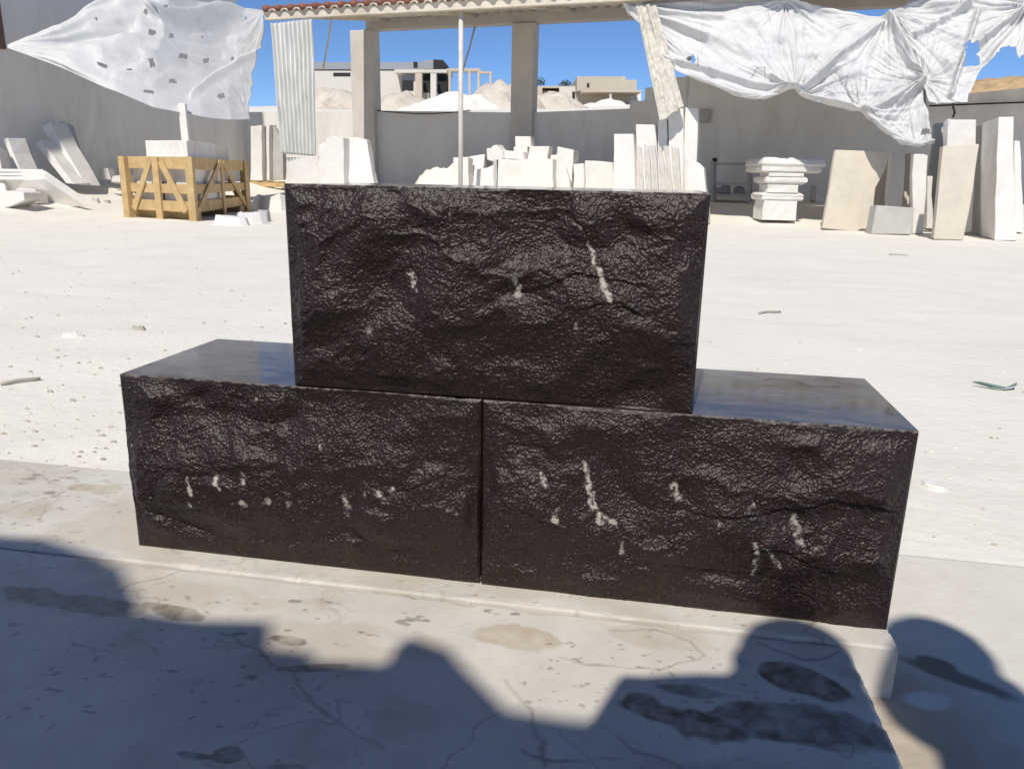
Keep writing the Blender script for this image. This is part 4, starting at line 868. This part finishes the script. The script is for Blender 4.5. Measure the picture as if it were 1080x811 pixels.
stone('low block of grey layered stone in front of the cream slabs', [zz(290, 648), zz(500, 650), zz(512, 512), zz(318, 500)], zz(395, 652), .28, 4, 3, 'grey_stone', None, 'stone_block', 'block', rough=.004)
stone('grey slanting slab behind, under the lower tip of the tarpaulin', [zz(560, 600), zz(640, 600), zz(690, 72), zz(622, 72)], zz(600, 622), .06, 8, 9, 'grey_stone', GR)
stone('large grey beige slab leaning in front of the taller cream one', [zz(612, 672), zz(766, 680), zz(800, 520), zz(830, 300), zz(850, 180), zz(660, 192)], zz(690, 680), .35, 8, 8, 'beige', GR, tdir=12, rough=.006)
stone('taller cream slab sticking up behind the large grey beige slab', [zz(668, 640), zz(815, 640), zz(836, 55), zz(690, 55)], zz(745, 655), .12, 8, 7, 'white', GR)
stone('narrow white slab edge seen left of the taller cream slab', [zz(655, 640), zz(670, 640), zz(705, 55), zz(690, 54)], zz(660, 652), .08, 8, 7, 'white', GR)
stone('small white block wedged between the slabs at mid height', [zz(580, 620), zz(606, 620), zz(606, 350), zz(583, 350)], zz(592, 640), .2, 6, 2, 'white', None, 'stone_block', 'block')
stone('thick white slab seen edge on with its brown side in shade', [zz(925, 684), zz(1045, 680), zz(1030, 300), zz(1027, 40), zz(945, 40), zz(938, 250)], zz(985, 684), 1.25, 4, 3, 'white', GR, bk=(ground_px(1024, 241.5)-ground_px(1049, 253))*[1, 1, 0], rough=.008)
stone('thin white slab behind the edge on slab, broken at the top', [zz(928, 560), zz(942, 560), zz(944, 60), zz(922, 75), zz(920, 120)], zz(930, 640), .9, 4, 3, 'white', GR, tdir=12.5)
stone('pale slab at the right border beside the edge on slab', [zz(1040, 640), zz(1082, 640), zz(1058, 168), zz(1030, 168)], zz(1060, 648), .3, 4, 4, 'white', GR)
stone('low beige block cut by the right border', [zz(1062, 600), zz(1130, 600), zz(1130, 497), zz(1062, 497)], zz(1090, 625), .3, 4, 2, 'beige', None, 'stone_block', 'block')
# brown stony bank on top of the wall at the right
mb = MB()
s_a = spx(1012, 95)[0]; s_b = 14.
nu = 160; P = np.zeros((14, nu, 3)); top0 = spx(1080, 79, -5)[1]
for j in range(14):
    for i in range(nu):
        s = s_a-1+(s_b-s_a+1)*i/(nu-1); t = j/13; off = -3.2-4.5*t
        z = 2.2+(top0-2.2)*math.sin(t*math.pi)**.6; P[j, i] = wline(s*1.2, off, z+.16*float(fbm(s*3, t*6, 3, 91)))
o = grid_mesh('earth_bank', P, 'brown_rubble', None, wline(s_b, -1, 2)); tag(o, 'brown stony earth bank beyond the wall at the right border', 'earth bank')

# ------------------------------------------------------------------ far buildings beyond the wall
def far_box(mb, x0, x1, y0, y1, d, thick, mi=0, dy=0):
    q = [at_depth(x, y, d) for x, y in ((x0, y1), (x1, y1), (x1, y0), (x0, y0))]
    b = np.array([-.17, .985, 0])*thick
    mb.hexa([q[0], q[1], q[1]+b, q[0]+b, q[3], q[2], q[2]+b, q[3]+b], mi)
dA = 62.
hb = root('flat_roofed_house', at_depth(400, 105, dA), 'long low pale house with dark openings beyond the wall, left of the second column', 'house'); OH_ = np.array(hb.location)
def fpart(parent, O_, name, mat, *a, **k): mb = MB(); far_box(mb, *a, **k); return mb.build(name, mat, parent, O_)
fpart(hb, OH_, 'wall', 'house_white', 296, 428, 75, 112, dA, 9)
fpart(hb, OH_, 'wall', 'house_white', 428, 452, 73.5, 112, dA-1, 9)
fpart(hb, OH_, 'parapet', 'house_grey', 296, 452, 66, 73.4, dA+1.5, 6)
fpart(hb, OH_, 'roof_edge', 'house_white', 416, 474, 73.5, 77, dA-1.6, 3)
fpart(hb, OH_, 'window', 'dark', 351.5, 369.5, 77, 80.8, dA-.03, .3)
fpart(hb, OH_, 'window', 'dark', 424, 436, 85.5, 96, dA-1.03, .3)
fpart(hb, OH_, 'shutter', 'house_grey', 424, 436, 79, 85.2, dA-1.06, .3)
fpart(hb, OH_, 'pillar', 'house', 438, 445, 77.5, 112, dA-2.4, .8)
fpart(hb, OH_, 'window', 'dark', 445, 453.5, 78, 98, dA-1.05, .3)
fpart(hb, OH_, 'pillar', 'house_white', 454, 460, 77.5, 112, dA-2.4, .8)
fpart(hb, OH_, 'window', 'dark', 461, 471, 75.5, 98, dA-1.0, 2)
fpart(hb, OH_, 'water_tank', 'house_grey', 447, 457, 63.5, 73, dA-1, 2)
fpart(hb, OH_, 'roof_window', 'dark', 436, 440, 65.5, 71, dA+1.4, .5)
mb = MB(); q = [at_depth(x, y, dA-1.2) for x, y in ((457, 73.2), (471.5, 73.2), (471.5, 68.5), (467, 63.5), (457, 63))]; n = 5; bk = np.array([-.17, .985, 0])*2.5
mb.add(q+[p+bk for p in q], [tuple(range(5)), tuple(range(9, 4, -1))]+[(i, i+5, (i+1) % 5+5, (i+1) % 5) for i in range(5)]); mb.build('roof_hut', 'dark', hb, OH_)
fr_ = root('concrete_frame', at_depth(495, 105, dA), 'unfinished pale concrete frame of thin posts and beams beyond the wall', 'concrete frame'); OF = np.array(fr_.location)
for x, yt, dd in ((473, 75, 0), (483, 75, 4), (494, 75, 0), (504, 75, 4), (503.5, 73, 0), (516, 77, 0)): fpart(fr_, OF, 'post', 'house', x, x+2.4, yt, 112, dA-2+dd, .4)
fpart(fr_, OF, 'beam', 'house', 471, 506, 72.4, 75.2, dA-2.01, .4); fpart(fr_, OF, 'beam', 'house', 506, 519, 75.6, 78, dA-2.01, .4); fpart(fr_, OF, 'beam', 'house', 471, 508, 74.0, 76.4, dA+2, .4)
dB = 75.
h2 = root('flat_roofed_house', at_depth(640, 105, dB), 'cream flat roofed house with an overhanging slab roof right of the second column', 'house'); O2 = np.array(h2.location)
fpart(h2, O2, 'wall', 'house', 608.5, 664, 97, 122, dB, 8)
fpart(h2, O2, 'upper_wall', 'house', 608.5, 660, 81, 96, dB-1.2, 9)
fpart(h2, O2, 'upper_wall', 'house', 660, 671.5, 84.5, 96, dB-1.2, 9)
fpart(h2, O2, 'roof_slab', 'house', 613, 677, 95.5, 97.3, dB-2.2, 8)
fpart(h2, O2, 'window', 'dark', 619, 621.6, 88, 92.5, dB-1.23, .4)
fpart(h2, O2, 'pillar', 'house_white', 643, 645, 97.4, 112, dB-2.0, .5)
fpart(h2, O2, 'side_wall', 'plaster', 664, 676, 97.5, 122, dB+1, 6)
fpart(h2, O2, 'window', 'house_white', 669, 671, 101, 106, dB+.96, .4)
h3 = root('ruined_house', at_depth(590, 105, dB), 'ruined low cream house wall with a narrow dark doorway beside the second column', 'house'); O3 = np.array(h3.location)
fpart(h3, O3, 'wall', 'house', 560, 572, 92.5, 122, dB+1, 5); fpart(h3, O3, 'wall', 'house_white', 590, 609, 92, 122, dB+1, 5); fpart(h3, O3, 'wall', 'brown_rubble', 570, 591, 96, 122, dB+2, 4)
fpart(h3, O3, 'door', 'dark', 603.5, 606.5, 97, 105, dB+.96, .4); fpart(h3, O3, 'roof_edge', 'house', 560, 609, 91, 93, dB+1.5, 3)
GBk = 'rubble heaps beyond the wall'
def far_heap(label, px, py, d, w_, h, seed, mat):
    B = at_depth(px, py, d); X, Y = np.meshgrid(np.linspace(-1.2, 1.2, 60), np.linspace(-1.2, 1.2, 40)); r = np.hypot(X, Y)+.3*fbm(X*2, Y*2, 3, seed)
    Z = h*(1-ss(r/1.1))*(1+.3*fbm(X*4, Y*4, 3, seed+1))-.9-2.5*ss((r-.8)/.5)
    return tag(grid_mesh('rubble_heap', np.stack([B[0]+X*w_, B[1]+Y*w_*.6, B[2]+Z], -1), mat, None, B), label, 'rubble heap', GBk)
far_heap('pale rubble heap beyond the wall just right of the first column', 425, 108, 50, 4.5, 1.5, 3, 'hill')
far_heap('bright white dust heap beyond the wall behind the thin pole', 480, 107, 47, 4.0, 1.45, 13, 'ground')
far_heap('mixed rubble heap beyond the wall left of the second column', 528, 103, 52, 3.6, 1.75, 23, 'hill')
far_heap('brownish rubble heap beyond the wall right of the second column', 582, 107, 60, 4.0, 1.7, 33, 'hill')
far_heap('low pale rubble before the cream house', 640, 112, 62, 5.0, 1.25, 43, 'ground')
far_heap('pale rubble heap beyond the wall left of the first column', 345, 108, 52, 4.5, 1.8, 53, 'hill')
def bush(label, px, py, d, r, group):
    B = at_depth(px, py, d); rt = root('bush', B, label, 'bush', group)
    mb = MB(); mb.tube([(0, 0, -1.2), (0, 0, .1)], [.09, .05], 6); mb.build('trunk', 'bark', rt)
    mb = MB()
    for i in range(260):
        p = rng.normal(size=3); p = p/np.linalg.norm(p)*r*rng.uniform(.3, 1)*np.array([1.2, 1, .7]); a = rng.normal(size=3); a /= np.linalg.norm(a); b = np.cross(a, rng.normal(size=3)); b /= np.linalg.norm(b)
        s = r*.13; mb.add([p-a*s, p+b*s*.6, p+a*s, p-b*s*.6], [(0, 1, 2, 3)])
    mb.build('crown', 'leaf', rt, fix=False)
bush('small dark bush on the roof line just right of the second column', 567, 87, 90, .85, 'far bushes'); bush('small dark bush left of the cream flat roofed house', 596, 89, 90, .7, 'far bushes')

# ------------------------------------------------------------------ litter on the ground
def chips(name, label, n, sampler, smin, smax, mat, kind='stuff'):
    mb = MB()
    for _ in range(n):
        x, y = sampler(); s = smin*(smax/smin)**(random.random()**2.2)
        z = float(ground_z(x, y)); a = random.random()*6.28; k = 6
        ring_ = [(s*random.uniform(.6, 1.1)*math.cos(a+2*math.pi*i/k), s*.7*random.uniform(.6, 1.1)*math.sin(a+2*math.pi*i/k)) for i in range(k)]
        vs = [(x+p, y+q, z-.003) for p, q in ring_]+[(x+p*.6+.1*s, y+q*.6, z+s*random.uniform(.25, .55)) for p, q in ring_]
        mb.add(vs, [tuple(range(k))[::-1], tuple(range(k, 2*k))]+[(i, (i+1) % k, (i+1) % k+k, i+k) for i in range(k)])
    o = mb.build(name, mat, None, (0, 0, 0)); return tag(o, label, None, None, kind)
def s_left():
    while True:
        p = ground_px(random.uniform(0, 310), 215+280*random.random()**.8)
        if p[1] > .36: return p[0], p[1]
def s_right():
    while True:
        p = ground_px(random.uniform(740, 1090), 240+340*random.random())
        if p[1] > .46: return p[0], p[1]
chips('gravel', 'grey stone chips on the left of the dusty ground', 550, s_left, .003, .016, 'debris')
chips('pale_gravel', 'white stone chips on the dusty ground', 200, lambda: s_left() if random.random() < .6 else s_right(), .003, .010, 'ground')
chips('sparse_gravel', 'a few grey chips on the right of the dusty ground', 110, s_right, .003, .013, 'debris')
def slabby(label, px, py, w_, d_, h, rot, mat, name, cat, group=None, nseg=9):
    B = ground_px(px, py); mb = MB(); ring_ = []
    for i in range(nseg):
        t = 2*math.pi*i/nseg; rr = random.uniform(.7, 1.1); ring_.append((w_*rr*math.cos(t), d_*rr*math.sin(t)))
    c, s = math.cos(rot), math.sin(rot); rg = [(x*c-y*s, x*s+y*c) for x, y in ring_]
    vs = [(x, y, -.01) for x, y in rg]+[(x*.85, y*.85, h*random.uniform(.6, 1.1)) for x, y in rg]; n = nseg
    mb.add(vs, [tuple(range(n))[::-1], tuple(range(n, 2*n))]+[(i, (i+1) % n, (i+1) % n+n, i+n) for i in range(n)])
    o = mb.build(name, mat, None, (0, 0, 0)); o.location = B.tolist(); return tag(o, label, cat, group)
GC = 'broken stones lying about the yard'
slabby('broken grey white stone lying right of the crate', 265, 236, .22, .13, .16, .3, 'white', 'broken_stone', 'stone', GC)
slabby('rough grey stone between the crate and the granite block', 278, 234, .12, .10, .16, .1, 'grey_stone', 'broken_stone', 'stone', GC)
slabby('flat white offcut at the right side of the crate', 245, 237, .26, .14, .13, -.1, 'white', 'broken_stone', 'stone', GC)
slabby('long white offcut lying behind the broken stones by the crate', 284, 212, .45, .2, .14, .15, 'white', 'broken_stone', 'stone', GC)
slabby('white block lying in front of the pallet', 290, 222, .4, .25, .3, -.2, 'white', 'broken_stone', 'stone', GC)
slabby('small stone at the toe of the cornice stone', 101, 213, .08, .07, .07, .2, 'grey_stone', 'broken_stone', 'stone', GC)
slabby('tiny stone between the cornice stone and the crate', 113, 214, .06, .05, .05, .2, 'debris', 'broken_stone', 'stone', GC)
slabby('flat stone in the open ground left of the granite blocks', 147, 348, .035, .022, .018, .2, 'debris', 'broken_stone', 'stone', GC)
slabby('chalky stone in the open ground near the left border', 75, 355, .055, .025, .02, .3, 'white', 'broken_stone', 'stone', GC)
slabby('white stone in the ground right of the granite blocks', 985, 515, .035, .018, .012, -.4, 'white', 'broken_stone', 'stone', GC)
# plastic scrap and twig
B = ground_px(1052, 411); mb = MB()
pts = [(-.075, .03, .015), (-.055, .01, .02), (-.02, -.012, .012), (.02, -.018, .012), (.06, .0, .018), (.075, .035, .02), (.055, .02, .01), (.02, .002, .004), (-.02, .008, .004), (-.05, .028, .008)]
mb.add([(x, y, z) for x, y, z in pts]+[(x, y, z+.004) for x, y, z in pts], [tuple(range(10))[::-1], tuple(range(10, 20))]+[(i, (i+1) % 10, (i+1) % 10+10, i+10) for i in range(10)])
o = mb.build('plastic_scrap', 'green', None, (0, 0, 0)); o.location = B.tolist(); tag(o, 'crescent of faded green plastic lying on the white ground', 'scrap')
def twig(label, a, b):
    A_, B_ = ground_px(*a), ground_px(*b); pts = [A_+(B_-A_)*t+np.array([0, random.uniform(-.012, .012), .006+.004*math.sin(t*3)]) for t in np.linspace(0, 1, 6)]
    rod(label, pts, .006, 'debris', 'twig', 'twig', 'twigs on the ground')
twig('short dark twig on the white ground right of the top block', (800, 331), (823, 330)); twig('thin twig lying near the right slabs', (938, 269), (957, 270)); twig('long pale root on the ground at the left border', (0, 407), (44, 401))

# ------------------------------------------------------------------ behind the camera: people, and unseen blocks added to cast the foreground shadow
def caster(px, py, z, yp):
    g = plane_z(px, py, z); t = (yp-g[1])/(-SD[1]); p = g-SD*t; return np.array([p[0], yp, p[2]])
YB = -2.1
GQ = 'rough blocks added behind the photographer to cast shade'
def shade_caster(label, outline, thick, face_y):  # unseen block added for its shadow, its outline projected back from that shadow
    V = [caster(x, y, 0, face_y) for x, y in outline]; left, right = V[0][0], V[-1][0]
    poly = [np.array([left, face_y, GZ-.02])]+V+[np.array([right, face_y, GZ-.02])]
    mb = MB()
    n = len(poly); out = []
    for i in range(n):
        a, b = poly[i], poly[(i+1) % n]; c = max(1, int(np.linalg.norm(b-a)/.12))
        for k in range(c): out.append(a+(b-a)*k/c+np.array([random.uniform(-.03, .03), random.uniform(-.02, .02), random.uniform(-.03, .03)]))
    n = len(out); mb.add(out+[p-np.array([0, thick, 0]) for p in out], [tuple(range(n)), tuple(range(2*n-1, n-1, -1))]+[(i, i+n, (i+1) % n+n, (i+1) % n) for i in range(n)])
    o = mb.build('stone_block', 'beige', None, (0, 0, 0), .03); return tag(o, label, 'block', GQ)
shade_caster('tall rough beige block added to cast shade, farthest left behind the camera', [(-160, 520), (-60, 545), (0, 557), (60, 568), (105, 583), (128, 597), (140, 618), (156, 640)], .7, YB)
shade_caster('rough beige block added to cast shade, second from the left behind the camera', [(100, 640), (145, 638), (175, 646), (215, 655), (285, 657), (300, 672), (315, 684), (345, 696)], .6, YB-.05)
shade_caster('lower rough beige block added to cast shade, nearest the photographer', [(280, 694), (350, 694), (395, 699), (420, 691), (434, 681), (446, 676), (458, 681), (468, 692), (484, 711), (540, 731), (595, 746), (640, 752), (700, 760)], .6, YB)

def person(label, joints, radii, edges, clothes, hair_c, head_c, head_r, face_dir):
    """one continuous body grown from a skeleton; clothes and hair are its children"""
    names = list(joints); org = np.array(joints['pelvis'])*[1, 1, 0]+[0, 0, GZ]
    me = bpy.data.meshes.new('person'); me.from_pydata([tuple(np.array(joints[n])-org) for n in names], [(names.index(a), names.index(b)) for a, b in edges], [])
    o = link('person', me, 'skin', None, org)
    md = o.modifiers.new('skin', 'SKIN'); sv = me.skin_vertices[0].data
    for i, n in enumerate(names): sv[i].radius = (radii[n], radii[n]) if not isinstance(radii[n], tuple) else radii[n]; sv[i].use_root = (n == 'pelvis')
    md.use_smooth_shade = True; ms = o.modifiers.new('sub', 'SUBSURF'); ms.levels = 2; ms.render_levels = 2
    tag(o, label, 'person')
    for nm, mat, parts, grow in clothes:
        ns = [n for n in names if n in parts]
        me2 = bpy.data.meshes.new(nm); me2.from_pydata([tuple(np.array(joints[n])-org) for n in ns], [(ns.index(a), ns.index(b)) for a, b in edges if a in ns and b in ns], [])
        c = link(nm, me2, mat, o); md = c.modifiers.new('skin', 'SKIN'); sv = me2.skin_vertices[0].data
        for i, n in enumerate(ns):
            r_ = radii[n] if not isinstance(radii[n], tuple) else radii[n][0]; r2 = radii[n] if not isinstance(radii[n], tuple) else radii[n][1]
            sv[i].radius = (r_+grow, r2+grow); sv[i].use_root = (i == 0)
        md.use_smooth_shade = True; ms = c.modifiers.new('sub', 'SUBSURF'); ms.levels = 2; ms.render_levels = 2
    # hair cap, eyes, nose ridge, ears on the head
    def ball(nm, mat, c, r3, seg=16):
        bm = bmesh.new(); bmesh.ops.create_uvsphere(bm, u_segments=seg, v_segments=seg//2, radius=1)
        for v in bm.verts: v.co = Vector((v.co.x*r3[0], v.co.y*r3[1], v.co.z*r3[2]))+Vector(tuple(np.array(c)-org))
        m2 = bpy.data.meshes.new(nm); bm.to_mesh(m2); bm.free(); m2.polygons.foreach_set('use_smooth', [True]*len(m2.polygons)); return link(nm, m2, mat, o)
    hc = np.array(head_c); fd = np.array(face_dir)/np.linalg.norm(face_dir); sd = np.array([fd[1], -fd[0], 0])
    ball('hair', 'hair', hc-fd*.014+up*.022, (head_r*1.04, head_r*1.10, head_r*1.10)); ball('scarf', 'grey_cloth', hc-up*.13-fd*.02, (.115, .10, .10))
    for s in (-1, 1): ball('eye', 'black', hc+fd*head_r*.93+sd*s*.030+up*.0, (.011, .011, .008), 10); ball('ear', 'skin', hc+sd*s*head_r*1.0-up*.012, (.012, .022, .032), 10)
    ball('nose', 'skin', hc+fd*head_r*1.05-up*.028, (.013, .02, .022), 10); ball('mouth', 'skin', hc+fd*head_r*.96-up*.06, (.024, .01, .008), 10)
    return o
YP = -1.33
def body(label, head, sl_, sr_, hip, foot_l, foot_r, hand_l, hand_r, shirt, hr, fd):
    hc = np.array(head); nk = hc-up*.15; ch = (np.array(sl_)+np.array(sr_))/2-up*.06; J = {}
    J['pelvis'] = np.array(hip); J['waist'] = J['pelvis']*.55+ch*.45; J['chest'] = ch; J['neck'] = nk-up*.02; J['jaw'] = hc-up*.07; J['skull'] = hc; J['crown'] = hc+up*.075
    Rr = dict(pelvis=(.15, .11), waist=(.135, .10), chest=(.15, .11), neck=.058, jaw=.068, skull=hr*.98, crown=hr*.72)
    E = [('pelvis', 'waist'), ('waist', 'chest'), ('chest', 'neck'), ('neck', 'jaw'), ('jaw', 'skull'), ('skull', 'crown')]
    arms = []; legs = []
    for s, sh_, hd, ft in (('l', sl_, hand_l, foot_l), ('r', sr_, hand_r, foot_r)):
        sh_, hd, ft = np.array(sh_), np.array(hd), np.array(ft)
        el = (sh_+hd)/2+np.array([(-.06 if s == 'l' else .06), -.06, -.10]); J['shoulder_'+s] = sh_; J['elbow_'+s] = el; J['wrist_'+s] = hd; Rr['shoulder_'+s] = .062; Rr['elbow_'+s] = .043; Rr['wrist_'+s] = .029
        dh = (hd-el)/np.linalg.norm(hd-el); J['palm_'+s] = hd+dh*.075; Rr['palm_'+s] = (.036, .018)
        E += [('chest', 'shoulder_'+s), ('shoulder_'+s, 'elbow_'+s), ('elbow_'+s, 'wrist_'+s), ('wrist_'+s, 'palm_'+s)]
        sdv = np.cross(dh, up); sdv /= np.linalg.norm(sdv)+1e-9; cu = np.cross(sdv, dh)
        for i, (o_, ln_) in enumerate(((-.030, .060), (-.010, .072), (.010, .068), (.030, .052))):
            a, b, c = 'f%d_a_%s' % (i, s), 'f%d_b_%s' % (i, s), 'f%d_c_%s' % (i, s); p = J['palm_'+s]+sdv*o_+dh*.02
            J[a] = p; J[b] = p+dh*ln_*.55-cu*.010; J[c] = p+dh*ln_*.85-cu*.034; Rr[a] = .0095; Rr[b] = .0085; Rr[c] = .0075; E += [('palm_'+s, a), (a, b), (b, c)]
        t = 'thumb_a_'+s; t2 = 'thumb_b_'+s; J[t] = hd+dh*.035+sdv*(.045 if s == 'l' else -.045); J[t2] = J[t]+dh*.045-cu*.01; Rr[t] = .012; Rr[t2] = .009; E += [('wrist_'+s, t), (t, t2)]
        hpj = J['pelvis']+np.array([(-.085 if s == 'l' else .085), 0, -.05]); kn = (hpj+ft)/2+np.array([0, .05, .02]); J['hip_'+s] = hpj; J['knee_'+s] = kn; J['ankle_'+s] = ft+up*.08; J['heel_'+s] = ft+up*.04-np.array([0, .03, 0]); J['toe_'+s] = ft+np.array([0, .15, .035])
        Rr['hip_'+s] = .092; Rr['knee_'+s] = .058; Rr['ankle_'+s] = .040; Rr['heel_'+s] = .04; Rr['toe_'+s] = (.042, .03)
        E += [('pelvis', 'hip_'+s), ('hip_'+s, 'knee_'+s), ('knee_'+s, 'ankle_'+s), ('ankle_'+s, 'heel_'+s), ('ankle_'+s, 'toe_'+s)]
    return person(label, J, Rr, E, [('shirt', shirt, {'pelvis', 'waist', 'chest', 'shoulder_l', 'shoulder_r', 'elbow_l', 'elbow_r'}, .014), ('trousers', 'trousers', {'pelvis', 'hip_l', 'hip_r', 'knee_l', 'knee_r', 'ankle_l', 'ankle_r'}, .016), ('shoe', 'black', {'ankle_l', 'heel_l', 'toe_l'}, .010), ('shoe', 'black', {'ankle_r', 'heel_r', 'toe_r'}, .010)], hc, hc, hr, fd)
h0 = caster(842, 700, 0, YP); hL = caster(644, 719, 0, YP); hR = caster(906, 712, 0, YP)
sl0 = np.array([hL[0]+.05, YP-.0, hL[2]-.07]); sr0 = np.array([hR[0]-.075, YP-.02, hR[2]-.09])
hip = np.array([(sl0[0]+sr0[0])/2, YP-.12, GZ+.90])
body('person in a blue shirt taking the picture with both hands', h0, sl0, sr0, hip, (hip[0]-.14, YP-.12, GZ), (hip[0]+.08, YP-.1, GZ), (CAM[0]-.05, -1.21, CAM[2]+.0), (CAM[0]+.06, -1.21, CAM[2]), 'shirt', .078, (0, 1, -.3))
h1 = caster(986, 694, GZ, YP-.02); hS = caster(1062, 760, GZ, YP-.02)
sl1 = np.array([h1[0]+.03, h1[1]-.14, h1[2]-.24]); sr1 = np.array([hS[0]+.08, h1[1]-.02, hS[2]-.02])
hip1 = np.array([sr1[0]-.08, h1[1]-.18, GZ+.93])
body('person in a grey shirt leaning over beside the photographer', h1, sl1, sr1, hip1, (hip1[0]-.06, hip1[1], GZ), (hip1[0]+.16, hip1[1], GZ), (hip1[0]-.16, hip1[1]-.05, GZ+.78), (hip1[0]+.26, hip1[1]+.02, GZ+.75), 'grey_cloth', .080, (-.3, 1, -.4))
mb = MB(); mb.box(-.075, .075, -.0045, .0045, -.036, .036); ph = mb.build('phone', 'black', None, (0, 0, 0), .004); ph.location = (CAM[0], CAM[1]-.055, CAM[2]); ph.rotation_euler = (-PITCH, 0, -YAW)
tag(ph, 'black phone held sideways in both hands', 'phone')
